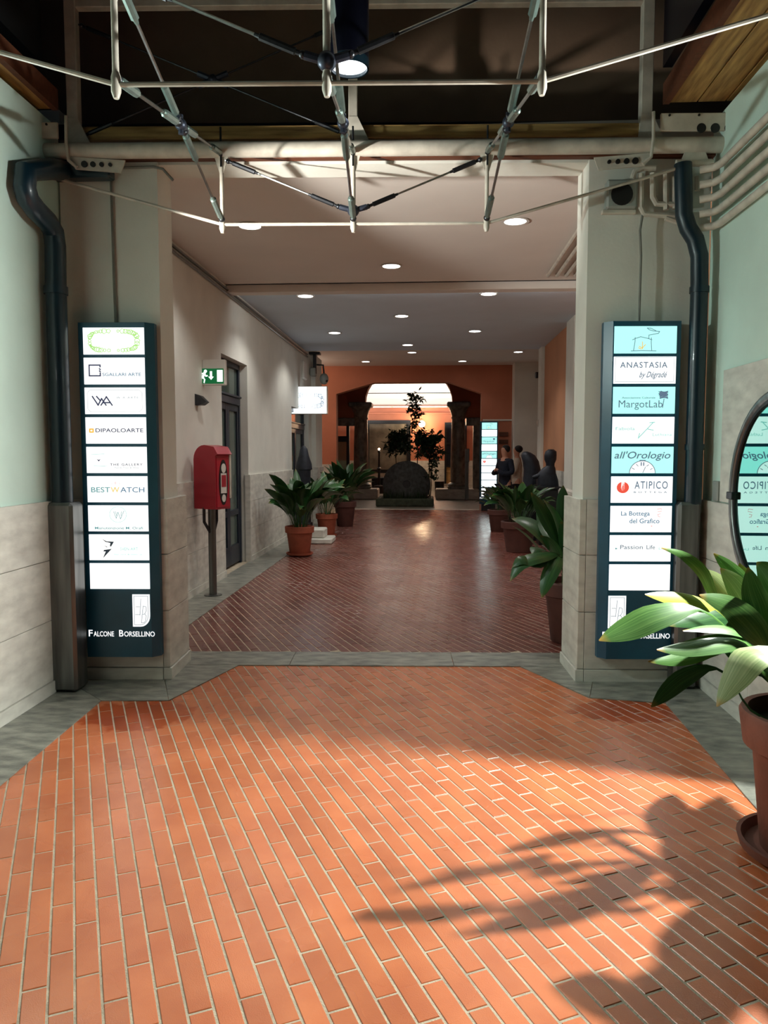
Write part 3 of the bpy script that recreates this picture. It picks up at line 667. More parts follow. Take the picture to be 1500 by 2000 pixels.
for i, (nm) in enumerate(('leftmost', 'central', 'rightmost')):
    t = thing('cross_bracing', '%s X of steel rods linking the two roof trusses' % nm, 'bracing', tuple(G(UF[i], (VF+VN)/2, 3.1)), 'rod crosses between the roof trusses')
    a, b, c, d = G(UN[i], VN, 3.13), G(UF[i], VF, 3.56), G(UN[i], VN, 3.56), G(UF[i], VF, 3.13)
    m_ = (a+b+c+d)/4
    for p in (a, b, c, d):
        q = m_+(p-m_).normalized()*.04
        brace(t, p, q, .0085, .26)
    n = MB(); n.tube([m_-GN*.09, m_+GN*.09], .02, 8).sphere(m_, .032, 10, 8).tube([m_-Vector((0, 0, .05)), m_+Vector((0, 0, .05))], .014, 8)
    n.build('hub', 'cast_node', t, True)
# clerestory frame above the gateway
t = thing('clerestory_frame', 'pale steel frame of posts and rail above the gateway pipe', 'frame', tuple(G(-.2, 0, 3.64)))
for u, w_ in ((-2.075, .075), (-.205, .06), (1.73, .075)):
    o = MB(GM).box(u-w_/2, u+w_/2, -.04, .03, 3.66, 4.62, c=.004).build('post', 'white_metal', t)
    MB(GM).extr([(u-w_/2-.02, -.045, 3.64), (u+w_/2+.09, -.045, 3.64), (u+w_/2, -.045, 3.82), (u-w_/2, -.045, 3.82)], (0, .012, 0)).build('gusset', 'white_metal', o)
MB(GM).box(-2.05, 1.75, -.03, .03, 4.535, 4.61, c=.004).build('top_rail', 'white_metal', t)
for a, b in (((-2.03, 4.44), (-.25, 3.72)), ((-2.03, 3.72), (-.25, 4.44))):
    brace(t, G(a[0], .0, a[1]), G(b[0], .0, b[1]), .006, .22, m1='dark_steel', m2='dark_steel')
MB(GM).sphere((-1.14, 0, 4.08), .035, 10, 6).tube([(-1.24, 0, 4.12), (-1.04, 0, 4.04)], .02, 8).tube([(-1.24, 0, 4.04), (-1.04, 0, 4.12)], .02, 8).build('hub', 'cast_node', t, True)
# perforated end plates and brackets at both pipe ends
def perforated(label, u0, u1, holes, z0, z1, v):
    t = thing('perforated_plate', label, 'steel plate', tuple(G((u0+u1)/2, v, z0)), 'perforated plates on the gateway pipe')
    MB(GM).box(u0, u1, v, v+.02, z0, z1, c=.003).build('plate', 'white_metal', t)
    for (hu, hz, hr) in holes:
        MB(GM).tube([(hu, v-.002, hz), (hu, v+.004, hz)], hr, 16).build('hole', 'black', t)
    for k in range(4):
        uu = u0+(u1-u0)*(.08+.28*k); MB(GM).tube([(uu, v-.006, z1-.015), (uu, v, z1-.015)], .008, 8).build('bolt', 'dark_steel', t)
p = [ag(x, 250, -.17) for x in (1370, 1397, 1424, 1452)]
perforated('white plate with four dark holes above the right end of the pipe', 1.78, 2.45, [(q.x, q.z, .03) for q in p], 3.665, 3.775, -.17)
p = [ag(x, 268, -.17) for x in (-3, 24)]
perforated('white plate with dark holes above the left end of the pipe', -3.0, -2.12, [(q.x, q.z, .026) for q in p], 3.645, 3.745, -.17)
for sgn, u, lab in ((1, -2.06, 'small holed steel clamp strap round the pipe near the left downpipe'), (-1, 1.73, 'small holed steel clamp strap round the pipe near the junction box')):
    t = thing('pipe_clamp', lab, 'clamp', tuple(G(u, -.18, 3.42)), 'pipe clamps')
    MB(GM).tube([(u, -.175, 3.78), (u, -.185, 3.6), (u+.01*sgn, -.18, 3.5), (u+.06*sgn, -.17, 3.46)], .011, 8).build('strap', 'white_metal', t, True)
    MB(GM).extr([(u, -.15, 3.535), (u+.36*sgn, -.12, 3.52), (u+.33*sgn, -.12, 3.44), (u+.04*sgn, -.15, 3.455)], (0, .012, 0)).build('plate', 'white_metal', t)
    for k in range(4): MB(GM).tube([(u+(.1+.055*k)*sgn, -.152+.004*k, 3.487), (u+(.1+.055*k)*sgn, -.138+.006*k, 3.487)], .021-.003*k, 12).build('hole', 'black', t)
# wooden soffits left and right, plank by plank
def soffit(name, x0, x1, y0, y1, z, inner):
    r = sroot(name, ((x0+x1)/2, (y0+y1)/2, z)); n = 6
    for i in range(n):
        a = x0+(x1-x0)*i/n; b = x0+(x1-x0)*(i+1)/n
        MB().box(a+.004, b-.004, y0, y1, z, z+.03, c=.003).build('plank', 'wood', r)
    MB().box(inner-.02, inner+.02, y0, y1, z-.01, z+.12).build('edge_board', 'wood_brown', r)
    return r
soffit('ceiling_soffit_right', 1.54, 2.62, 1.4, 5.28, 3.87, 1.52)
soffit('ceiling_soffit_left', -3.3, -2.47, 1.4, 5.06, 3.84, -2.45)
# dark roof above and behind
struct('ceiling_roof', MB().box(-4, 4, -1.5, 8, 6.2, 6.3), 'navy')
struct('wall_eaves_right', MB().box(1.5, 1.56, 1.4, 5.3, 4.1, 6.2), 'navy')
struct('wall_eaves_left', MB().box(-2.6, -2.5, 1.4, 5.0, 4.1, 6.2), 'black')
# cylindrical downlight hanging by the near truss
lc = ay(682, 118, 4.15)
t = thing('cylinder_downlight', 'dark navy cylindrical spotlight hanging between the roof trusses', 'lamp', (lc.x, lc.y, lc.z))
MB().lathe([(.098, 0), (.103, .004), (.103, .62), (.09, .66), (.02, .68), (.02, .9)], lc, 28).build('body', 'navy', t, True)
MB().lathe([(.103, -.045), (.104, .0), (.1, .0), (.097, -.045), (.094, -.044), (.09, -.02)], lc, 28, False).build('rim', 'pipe_blue', t, True)
MB().lathe([(.092, -.03), (.092, -.026)], lc, 24).build('lens', 'lamp_cool', t)
light('downlight_beam', 'SPOT', lc-Vector((0, 0, .05)), CYL_W, (.95, .98, 1), lc-Vector((0, 0, 2)), .06, 110, .7, t)
# ================================================================== PIPES, BOXES AND CABLES
t = thing('downpipe', 'dark teal rainwater downpipe with swan neck left of the left sign', 'downpipe', tuple(G(-2.2, -.2, 0)), 'rainwater downpipes')
def Q(px, py, Y): return ay(px, py, Y)
YP = 5.0
XW = -2.44
pts = [Vector((XW, 5.12, 3.47)), Vector((XW, 4.95, 3.42)), ax(50, 335, XW), ax(48, 366, XW), ax(54, 388, XW), ax(70, 410, XW), ax(92, 432, XW), ax(104, 452, XW), ax(108, 480, XW), ax(109, 560, XW), ax(122, 985, XW)]
pts[-1].y = pts[-2].y; pts[-1].z = 1.2
MB().tube(pts, .066, 16).build('pipe', 'pipe_blue', t, True)
MB().lathe([(.075, 0), (.075, .05)], pts[-2]-Vector((0, 0, .05)), 18).build('collar', 'pipe_blue', t, True)
MB().box(-2.52, -2.12, 5.1, 5.2, 3.42, 3.55, c=.01).build('hopper', 'pipe_blue', t)
gx = pts[-2].x
MB().box(gx-.085, gx+.10, 4.88, 5.06, 0.008, 1.275, c=.02).build('steel_guard', 'guard_steel', t)
t = thing('downpipe', 'dark blue rainwater downpipe between right sign and mirror wall', 'downpipe', tuple(G(2.05, -.15, 0)), 'rainwater downpipes')
YP = 5.26
pts = [Q(1334, 320, YP), Q(1336, 420, YP), Q(1344, 446, YP), Q(1358, 468, YP), Q(1366, 500, YP), Q(1366, 560, YP), Q(1350, 985, YP)]
pts[-1].x = pts[-2].x; pts[-1].z = 1.2
MB().tube(pts, .056, 16).build('pipe', 'pipe_blue', t, True)
for z in (1.62, 2.65): MB().lathe([(.062, 0), (.062, .04)], (pts[-2].x, YP, z), 18).build('collar', 'pipe_blue', t, True)
gx = pts[-2].x
MB().box(gx-.11, gx+.04, 5.2, 5.36, 0.008, 1.275, c=.02).build('steel_guard', 'guard_steel', t)
# bundle of conduits on the right wall
for k in range(5):
    z = 3.07+.082*k; x = 1.88-.03-.012*k
    o = MB().tube([(x, 3.66, z), (x, 5.16-.03*k, z), (x-.02, 5.23-.03*k, z), (x-.1, 5.26-.03*k, z-.005)], .024, 10).build('surface_conduit', 'white_metal', None, True)
    tag(o, ('lowest', 'second lowest', 'middle', 'second highest', 'highest')[k]+' of five white conduits along the right wall', 'conduit', 'conduits on the right wall')
# conduit cluster beside the junction box
t = thing('conduit_cluster', 'tangle of bent white conduits between junction box and downpipe', 'conduit', tuple(G(1.85, -.05, 3.05)))
V = -.03
def gp(px, py, v=V): q = ag(px, py, v); return G(q.x, v, q.z)
for path in ([(1252, 340), (1252, 405), (1258, 418), (1300, 421), (1332, 424)], [(1275, 338), (1275, 385), (1282, 398), (1318, 400)], [(1301, 336), (1301, 410)], [(1318, 345), (1318, 408)], [(1235, 350), (1240, 335), (1255, 328), (1280, 328)], [(1362, 345), (1362, 372)], [(1300, 425), (1330, 436)]):
    MB().tube([gp(*p) for p in path], .0195, 8).build('conduit', 'white_metal', t, True)
MB().tube([gp(1255, 420), gp(1250, 450), gp(1252, 500), gp(1248, 629)], .008, 6).build('cable', 'cable', t, True)
jb = [gp(1188, 352), gp(1243, 405)]
ja, jbq = ag(1186, 350, -.05), ag(1244, 406, -.05)
t = thing('junction_box', 'grey junction box with round black socket on the right pillar', 'junction box', tuple(G((ja.x+jbq.x)/2, 0, jbq.z)))
MB(GM).box(ja.x, jbq.x, -.055, .022, jbq.z, ja.z, c=.012).build('body', 'grey_plastic', t)
MB(GM).box(ja.x-.02, jbq.x+.005, -.02, .02, jbq.z-.025, jbq.z, c=.004).build('back_plate', 'white_metal', t)
hc = ag(1215, 379, -.06)
MB(GM).tube([(hc.x, -.062, hc.z), (hc.x, -.05, hc.z)], .072, 20).build('socket', 'black', t)
# thin conduit down to the left sign
o = MB().tube([gp(338, 352, .0), gp(318, 330, .0), gp(300, 326, .0), gp(230, 328, .0), gp(219, 336, .0), gp(217, 360, .0), gp(223, 560, .0), gp(226, 630, .0)], .009, 8).build('cable_conduit', 'cable', None, True)
tag(o, 'thin grey conduit bent over the left pillar down to its sign', 'conduit')
# small square box low on the right wall, round mirror
o = MB().box(1.853, 1.88, 5.075, 5.165, 1.288, 1.42, c=.006).build('switch_plate', 'grey_plastic'); tag(o, 'small grey square switch box above the right dado beside the downpipe', 'switch')
mc = Vector((1.862, 4.235, 1.355)); rm = .565
t = thing('round_mirror', 'round wall mirror with grey tubular frame behind the foreground plant', 'mirror', (mc.x, mc.y, mc.z-rm))
ring = [mc+Vector((-.012, rm*math.cos(2*math.pi*i/56), rm*math.sin(2*math.pi*i/56))) for i in range(57)]
MB().tube(ring, .028, 10).build('frame', 'guard_steel', t, True)
ring = [mc+Vector((-.02, (rm-.034)*math.cos(2*math.pi*i/56), (rm-.034)*math.sin(2*math.pi*i/56))) for i in range(57)]
MB().tube(ring, .012, 8).build('gasket', 'black', t, True)
MB().extr([mc+Vector((-.016, (rm-.02)*math.cos(2*math.pi*i/56), (rm-.02)*math.sin(2*math.pi*i/56))) for i in range(56)], (.012, 0, 0)).build('glass', 'mirror', t)
MB().box(mc.x-.045, mc.x, mc.y+rm-.05, mc.y+rm+.032, mc.z-.035, mc.z+.01, c=.004).build('clip', 'dark_steel', t)
# ================================================================== CEILING DOWNLIGHTS
dl = [(-1.735, 7.47, 3.78, 'left of the pair nearest the gateway'), (.79, 7.47, 3.78, 'right of the pair nearest the gateway'), (-.46, 9.13, 3.78, 'single, just before the ceiling downstand'),
      (-1.735, 10.77, 3.78, 'left of the pair just past the downstand'), (.79, 10.77, 3.78, 'right of the pair just past the downstand'), (-.46, 12.41, 3.78, 'single, in the middle of the grey ceiling'),
      (-1.735, 14.04, 3.78, 'left of the farther pair on the grey ceiling'), (.79, 14.0, 3.78, 'right of the farther pair on the grey ceiling'), (-.46, 15.68, 3.78, 'single, near the far edge of the grey ceiling'),
      (-.45, 18.95, 4.05, 'centre of the end ceiling'), (2.12, 19.0, 4.05, 'far right on the end ceiling'), (-1.73, 20.75, 4.05, 'left, close to the orange wall'), (.85, 20.8, 4.05, 'right, close to the orange wall')]
proto = None
for x, y, z, lab in dl:
    if proto is None:
        proto = thing('recessed_downlight', '', 'ceiling light', (0, 0, 0), 'recessed ceiling downlights')
        MB().lathe([(.125, -.004), (.132, -.012), (.105, -.012), (.1, -.001)], (0, 0, 0), 28).build('trim_ring', 'white_plastic', proto, True)
        MB().lathe([(.1, -.008), (.1, -.002)], (0, 0, 0), 24).build('lens', 'lamp_disc', proto)
        o = proto
    else: o = copy_tree(proto)
    o.location = (x, y, z); o['label'] = 'recessed round downlight, '+lab
    light('downlight_beam', 'SPOT', (x, y, z-.03), DOWN_W*(.2 if y > 17 else 1), (1, .97, .93), (x, y, 0), .09, 130, .5)

# added unseen lamp behind the ceiling downstand, there to brighten the ceiling
def added_lamp(label, a, b, aim, W):
    a, b = Vector(a), Vector(b); c = (a+b)/2
    t = thing('added_ceiling_lamp', label, 'lamp', tuple(c))
    MB().tube([a, b], .018, 8).build('tube', 'lamp_disc', t, True)
    MB().tube([a-Vector((0, .03, .02)), b-Vector((0, .03, .02))], .02, 6).build('holder', 'white_metal', t, True)
    o = light('added_ceiling_glow', 'AREA', c+Vector((0, .03, .02)), W, (1, .93, .85), aim, .12); o.data.shape = 'RECTANGLE'; o.data.size = (b-a).length; o.data.size_y = .05
added_lamp('added unseen lamp behind the downstand, brightening the ceiling', (-2.3, 10.32, 3.75), (2.0, 10.32, 3.75), (-.2, 13.2, 3.85), 14)
# ================================================================== PLANTS
def leaf_strip(pts, W, side0, pet, fold=.22, petr=.006, m='leaf', uvs=None):
    # blade swept along pts (Vectors); side0 = function t -> sideways unit vector
    n = len(pts); mb = MB(); mb.uv = []
    vs = []; fs = []
    for i, p in enumerate(pts):
        t = i/(n-1)
        if t < pet: w_ = petr
        else:
            q = (t-pet)/(1-pet); w_ = max(petr*.3, W/2*(math.sin(math.pi*min(1, q**.85))**.75)) if 0 < q < 1 else petr*.4
        T = (pts[min(n-1, i+1)]-pts[max(0, i-1)]).normalized()
        sd = side0(t); sd = (sd-T*sd.dot(T)).normalized(); nr = T.cross(sd)
        for k in (-1, -.5, 0, .5, 1):
            vs.append(p+sd*(w_*k)+nr*(fold*w_*(abs(k)**1.5))); mb.uv.append((t, .5+k*.5))
    for i in range(n-1):
        for k in range(4): a = i*5+k; fs.append((a, a+1, a+6, a+5))
    mb.add(vs, fs); return mb
def spline(P, n):
    P = [Vector(p) for p in P]; P = [P[0]*2-P[1]]+P+[P[-1]*2-P[-2]]; out = []; m = len(P)-3
    for i in range(n):
        t = i/(n-1)*m; k = min(m-1, int(t)); f = t-k; a, b, c, d = P[k:k+4]
        out.append(.5*((2*b)+(c-a)*f+(2*a-5*b+4*c-d)*f*f+(3*b-a-3*c+d)*f**3))
    return out
POOL = []
for k in range(10):
    rr = random.Random(20+k); a0 = R(rr.uniform(2, 22)); dr = R(rr.uniform(20, 55) if k % 2 else rr.uniform(60, 110)); n = 12; L = 1.0
    p = Vector((0, 0, 0)); pts = [p.copy()]
    for i in range(n-1):
        t = (i+.5)/(n-1); a = a0+dr*t**2.0; p = p+Vector((math.sin(a), 0, math.cos(a)))*(L/(n-1)); pts.append(p.copy())
    tw = rr.uniform(-.7, .7)
    mb = leaf_strip(pts, rr.uniform(.17, .22), lambda t: Vector((-.0, math.cos(tw*t), math.sin(tw*t))), .36)
    o = mb.build('leaf', 'leaf', None, True, origin=(0, 0, 0)); POOL.append(o.data); bpy.data.objects.remove(o, do_unlink=True)
def pot_profile(r, h): return [(r*.66, 0), (r*.7, .01), (r*.88, h*.74), (r*.9, h*.76), (r, h*.78), (r*1.02, h*.98), (r*.98, h), (r*.9, h), (r*.87, h*.9)]
def potted(label, x, y, z, r, h, leaves, size, seed, m='terracotta', saucer=True, spread=1.0, lean=None, pool=None):
    t = thing('potted_aspidistra', label, 'potted plant', (x, y, z), 'potted aspidistras')
    zz = z
    if saucer:
        MB().lathe([(r*.75, 0), (r*.92, .02), (r*.95, .045), (r*.88, .045), (r*.84, .02)], (x, y, z), 24).build('saucer', m, t, True); zz = z+.02
    MB().lathe(pot_profile(r, h), (x, y, zz), 28).build('pot', m, t, True)
    MB().lathe([(r*.86, h*.86), (r*.5, h*.9), (.01, h*.9)], (x, y, zz), 16).build('soil', 'soil', t, True)
    rr = random.Random(seed)
    for k in range(leaves):
        me = POOL[rr.randrange(len(POOL))]
        o = bpy.data.objects.new('leaf', me); COL.objects.link(o); o.parent = t
        az_ = 2*math.pi*(k*.382+rr.uniform(-.05, .05)); rad = rr.uniform(.1, .55)*r
        o.location = (math.cos(az_)*rad, math.sin(az_)*rad, zz-z+h*.86)
        f = k/leaves; s = size*rr.uniform(.75, 1.1)
        o.rotation_euler = (rr.uniform(-.1, .1), (-.35+.85*f)*spread*rr.uniform(.8, 1.1)*.6, az_)
        rx_ = x+math.cos(az_)*s*.7
        if rx_ < -2.6 or rx_ > 2.2: s *= .62; o.rotation_euler.y -= .25
        o.scale = (s, s*rr.uniform(.8, 1.15), s)
    return t
potted('big aspidistra in a terracotta pot on the left, in front of the stone block', -2.03, 11.85, .006, .225, .44, 60, 1.0, 1)
st = thing('stone_block', 'low pale stone block on the floor between the left pots', 'stone block', (-1.99, 13.6, 0))
MB().box(-2.3, -1.72, 13.35, 13.95, 0, .1, c=.02).build('foot', 'stone', st); MB().box(-2.22, -1.86, 13.4, 13.85, .1, .26, c=.02).build('upper_step', 'stone', st)
potted('aspidistra in a terracotta pot behind the stone block, middle of the left three', -1.98, 14.65, .0, .21, .42, 40, .85, 2)
potted('aspidistra in a dark slim pot, farthest of the left three', -1.86, 16.75, .0, .25, .55, 52, 1.0, 3, 'dark_pot', False)
potted('aspidistra in a wide dark square-shouldered pot halfway along the right side', 1.45, 12.55, .0, .29, .5, 52, .8, 4, 'dark_pot', False)
potted('aspidistra in a dark pot, farthest on the right below the distant sign', 1.42, 15.8, .0, .24, .45, 34, .6, 5, 'dark_pot', False)
t4 = potted('tall aspidistra in a dark pot just behind the right gateway pillar', 1.22, 6.55, .0, .26, .52, 18, .8, 6, 'dark_pot', False)
def leaf3(t, P, W, nrm, pet=.25, m='leaf', fold=.2, n=14):
    # leaf through explicit points; nrm = facing of the blade
    pts = spline(P, n); nrm = Vector(nrm)
    def sd(tt):
        i = min(n-2, int(tt*(n-1))); T = (pts[i+1]-pts[i]).normalized(); return T.cross(nrm).normalized()
    o = leaf_strip(pts, W, sd, pet, fold).build('leaf', m, t, True); return o
# upright and arching leaves of the plant behind the pillar
b4 = Vector((1.22, 6.55, .5))
def D(px, py, d): r = ray(px, py); return CP+r*d
for P, W, nr, m_ in (
    ([b4, D(1104, 1060, 6.6), D(1100, 985, 6.6), D(1100, 948, 6.6)], .12, (0, -1, .1), 'leaf'),
    ([b4, D(1085, 1050, 6.4), D(1062, 1000, 6.3), D(1037, 962, 6.2)], .13, (.3, -1, .3), 'leaf'),
    ([b4, D(1095, 1085, 6.3), D(1060, 1085, 6.0), D(1018, 1100, 5.9), D(996, 1135, 5.9)], .13, (.1, -.6, 1), 'leaf'),
    ([b4, D(1090, 1080, 6.3), D(1055, 1098, 6.0), D(1020, 1092, 5.9), D(1000, 1108, 5.9)], .11, (.1, -.8, 1), 'leaf'),
    ([b4, D(1098, 1090, 6.2), D(1082, 1105, 6.0), D(1068, 1135, 5.95), D(1058, 1168, 5.95)], .13, (-.2, -1, .5), 'leaf'),
    ([b4, D(1110, 1060, 6.4), D(1118, 1000, 6.4), D(1124, 960, 6.4)], .11, (-.2, -1, .1), 'leaf'),
    ([b4, D(1070, 1080, 6.5), D(1050, 1070, 6.3), D(1040, 1082, 6.2)], .12, (0, -.6, 1), 'leaf'),
    ([b4, D(1080, 1060, 6.6), D(1062, 1020, 6.8), D(1050, 985, 6.9)], .12, (0, -1, .3), 'leaf')):
    leaf3(t4, P, W, nr, .25, m_)
# ---- foreground plant, right edge
FX, FY, FR, FH = 1.5, 3.02, .27, .58
t = thing('potted_aspidistra', 'large foreground aspidistra in a terracotta pot at the right edge', 'potted plant', (FX, FY, .006), 'potted aspidistras')
MB().lathe([(.2, 0), (.25, .025), (.262, .065), (.245, .065), (.23, .03)], (FX, FY, .006), 36).build('saucer', 'shaded_front_pot', t, True)
MB().lathe([(.165, .02), (.175, .03), (.215, .43), (.22, .44), (.25, .445), (.268, .57), (.26, .585), (.235, .585), (.225, .5)], (FX, FY, .006), 40).build('pot', 'shaded_front_pot', t, True)
MB().lathe([(.225, .52), (.1, .54), (.01, .54)], (FX, FY, .006), 20).build('soil', 'soil', t, True)
B = Vector((FX-.08, FY, .55))
V3 = Vector
FL = [  # points (px, py, depth) from crown to tip, width, facing, petiole, material
 ([(1450, 1262, 3.0), (1372, 1192, 2.95), (1290, 1200, 2.9), (1225, 1228, 2.88), (1170, 1251, 2.86)], .115, (-.1, -.75, .7), .42, 'leaf_front'),
 ([(1450, 1240, 3.1), (1400, 1190, 3.15), (1368, 1180, 3.1), (1310, 1168, 3.05), (1260, 1161, 3.0)], .075, (-.1, -.8, .6), .4, 'leaf_yellow'),
 ([(1440, 1230, 3.1), (1395, 1168, 3.1), (1372, 1118, 3.1), (1335, 1085, 3.1), (1292, 1070, 3.1)], .05, (-.7, -.5, .5), .25, 'leaf_front'),
 ([(1500, 1280, 2.9), (1470, 1225, 2.9), (1425, 1185, 2.88), (1366, 1162, 2.86)], .115, (-.5, -.7, .6), .25, 'leaf_front'),
 ([(1480, 1240, 3.1), (1460, 1180, 3.1), (1435, 1140, 3.1), (1407, 1110, 3.1)], .10, (-.3, -.9, .4), .2, 'leaf_pale'),
 ([(1490, 1230, 3.2), (1460, 1150, 3.2), (1425, 1110, 3.2), (1394, 1081, 3.2)], .07, (-.3, -.9, .4), .3, 'leaf_front'),
 ([(1480, 1220, 3.25), (1462, 1150, 3.25), (1444, 1100, 3.25)], .09, (-.1, -1, .2), .3, 'leaf_yellow'),
 ([(1500, 1260, 2.95), (1488, 1200, 2.93), (1470, 1150, 2.92), (1461, 1108, 2.9)], .115, (.2, -1, .1), .2, 'leaf_front'),
 ([(1530, 1240, 3.0), (1520, 1160, 3.0), (1500, 1120, 3.0), (1478, 1098, 3.0)], .11, (-.2, -1, .3), .25, 'leaf_front'),
 ([(1470, 1260, 3.0), (1440, 1234, 2.95), (1390, 1228, 2.9), (1334, 1232, 2.85)], .06, (0, -.5, .9), .2, 'leaf_front'),
 ([(1480, 1275, 2.95), (1440, 1254, 2.9), (1390, 1258, 2.85), (1335, 1268, 2.82), (1283, 1269, 2.8)], .085, (-.1, -.75, .7), .2, 'leaf_front'),
 ([(1450, 1278, 3.0), (1400, 1268, 2.95), (1350, 1282, 2.9), (1310, 1290, 2.88), (1266, 1292, 2.86)], .06, (0, -.8, .6), .25, 'leaf_front'),
 ([(1470, 1390, 2.95), (1430, 1330, 2.9), (1392, 1304, 2.85), (1340, 1322, 2.8), (1302, 1352, 2.78), (1272, 1381, 2.76)], .07, (.4, -.8, .5), .5, 'leaf'),
 ([(1550, 1330, 2.7), (1505, 1280, 2.65), (1466, 1282, 2.6), (1432, 1330, 2.58), (1400, 1380, 2.56)], .135, (-.75, -.6, .55), .2, 'leaf_pale'),
 ([(1470, 1240, 3.25), (1420, 1200, 3.25), (1360, 1208, 3.2), (1305, 1222, 3.15)], .10, (0, -.8, .5), .2, 'leaf'),
 ([(1470, 1220, 3.35), (1430, 1170, 3.35), (1400, 1135, 3.35), (1376, 1112, 3.35)], .085, (-.2, -1, .4), .25, 'leaf_pale'),
 ([(1480, 1280, 3.1), (1440, 1215, 3.1), (1420, 1190, 3.08), (1385, 1180, 3.05)], .1, (-.2, -.7, .7), .25, 'leaf'),
 ([(1500, 1300, 3.05), (1470, 1250, 3.0), (1440, 1250, 2.95), (1405, 1240, 2.92)], .1, (-.1, -.7, .7), .25, 'leaf'),
 ([(1500, 1330, 3.1), (1450, 1290, 3.05), (1420, 1262, 3.02), (1380, 1246, 3.0)], .09, (-.1, -.7, .7), .3, 'leaf'),
 ([(1510, 1330, 3.0), (1480, 1270, 3.1), (1450, 1220, 3.2), (1428, 1180, 3.3)], .11, (-.3, -.9, .3), .25, 'leaf'),
]
for pts, W, nr, pet, m_ in FL:
    P = [D(*p) for p in pts]; b0 = V3((FX+random.uniform(-.1, .06), FY+random.uniform(-.08, .1), .53))
    leaf3(t, [b0]+P, W, nr, pet, m_, .12, 18)
rr = random.Random(11)
for k in range(34):       # leaves beyond the right edge of the view
    o = bpy.data.objects.new('leaf', POOL[k % 10]); COL.objects.link(o); o.parent = t
    a = rr.choice((-1, 1))*rr.uniform(1.0, 2.2) if k % 3 else rr.uniform(-1, 1); o.location = (rr.uniform(-.02, .14), rr.uniform(-.1, .1), .53)
    o.rotation_euler = (0, rr.uniform(-.2, .3), a); s = rr.uniform(.7, .95); q = .5 if abs(a) < 1.05 else (.75 if abs(a) > 1.7 else 1); o.scale = (s*q*.8, s*1.1, s*(.8 if q == .5 else 1))
# ================================================================== LEFT WALL FITTINGS
# red call post
bx, by = -2.43, 8.42
t = thing('red_post_box', 'red rounded box on a grey post against the left corridor wall', 'hose box', (bx, by, .006))
MB().lathe([(.1, 0), (.1, .008), (.055, .012)], (bx, by, .006), 20).tube([(bx, by, .012), (bx, by, 1.0)], .043, 14).build('post', 'guard_steel', t, True)
for s, nm in ((-1, 'near'), (1, 'far')): MB().tube([(bx, by+s*.03, .72), (bx-.02, by+s*.1, .84), (bx-.02, by+s*.1, 1.0)], .018, 8).build('bracket_arm', 'dark_steel', t, True)
x0, x1, y0, y1, z0, z1 = bx-.15, bx+.17, by-.115, by+.115, .985, 1.69
rc = .16
sec = [(x0, z0), (x1, z0), (x1, z1-.12), (x1+.035, z1-.1), (x1-.02, z1-.02), (x0+rc, z1)]+[(x0+rc-rc*math.sin(R(a)), z1-rc+rc*math.cos(R(a))) for a in range(15, 91, 15)]
MB().extr([(x, y0, z) for x, z in sec], (0, y1-y0, 0)).build('body', 'red_paint', t)
fpn = MB().box(x1, x1+.008, y0+.012, y1-.012, z0+.02, z1-.135, c=.003).build('door_panel', 'red_paint', t)
def oval(mx, cy, cz, ry, rz, d, n=24): return MB().extr([(mx, cy+ry*math.cos(2*math.pi*i/n), cz+rz*math.sin(2*math.pi*i/n)) for i in range(n)], (d, 0, 0))
oval(x1+.008, by, 1.28, .07, .25, .004).build('front_oval', 'black', fpn)
oval(x1+.012, by, 1.435, .036, .052, .004).build('dial', 'white_plastic', fpn)
oval(x1+.012, by, 1.105, .03, .042, .004).build('dial', 'white_plastic', fpn)
MB().box(x1+.012, x1+.016, by-.045, by+.045, 1.16, 1.38).build('instruction_card', 'white_plastic', fpn)
MB().box(x1+.016, x1+.018, by-.036, by+.036, 1.23, 1.36).build('window_pane', 'red_paint', fpn)
MB().box(x1+.002, x1+.02, y1-.02, y1+.006, 1.1, 1.6, c=.004).build('edge_strip', 'white_metal', t)
t.rotation_euler.z = R(-27)
# exit sign projecting from the wall
e0 = ax(378, 703, -2.64); YE = 8.95
t = thing('exit_sign', 'green running man emergency exit sign projecting from the left wall', 'exit sign', (-2.42, YE, 2.37))
ea, eb = ay(378, 703, YE), ay(440, 751, YE)
MB().box(-2.66, eb.x+.01, YE-.03, YE+.045, eb.z-.01, ea.z, c=.008).build('housing', 'white_plastic', t)
g0, g1 = ay(381, 720, YE-.031), ay(437, 749, YE-.031)
face = MB().box(g0.x, g1.x, YE-.034, YE-.03, g1.z, g0.z).build('face', 'exit_green', t)
ME = Matrix.Translation((g0.x, YE-.034, g1.z)); w_, h_ = g1.x-g0.x, g0.z-g1.z
fx = lambda x, y: (x*w_, y*h_)
MB(ME).add([(x*w_, -.001, y*h_) for x, y in ((.77, .12), (.97, .12), (.97, .9), (.77, .9))], [(0, 1, 2, 3)]).build('doorway', 'exit_white', face)
MB(ME).add([(x*w_, -.001, y*h_) for x, y in ((.56, .24), (.66, .46), (.6, .46), (.6, .82), (.52, .82), (.52, .46), (.46, .46))], [tuple(range(7))]).build('arrow', 'exit_white', face)
fx = lambda x, y: (x*w_*.84+.01, y*h_)
man = strokes([[fx(.36, .7), fx(.28, .42)], ], .028, MB(ME)); strokes([[fx(.3, .42), fx(.36, .26), fx(.34, .08)], [fx(.28, .44), fx(.2, .3), fx(.04, .32)], [fx(.35, .68), fx(.22, .66), fx(.12, .52)], [fx(.36, .66), fx(.42, .5), fx(.47, .52)]], .015, man)
cx, cz = fx(.4, .82); man.add([(cx+.019*math.cos(2*math.pi*i/14), -.0013, cz+.019*math.sin(2*math.pi*i/14)) for i in range(14)], [tuple(range(14))])
man.build('running_figure', 'exit_white', face, kind='stuff')
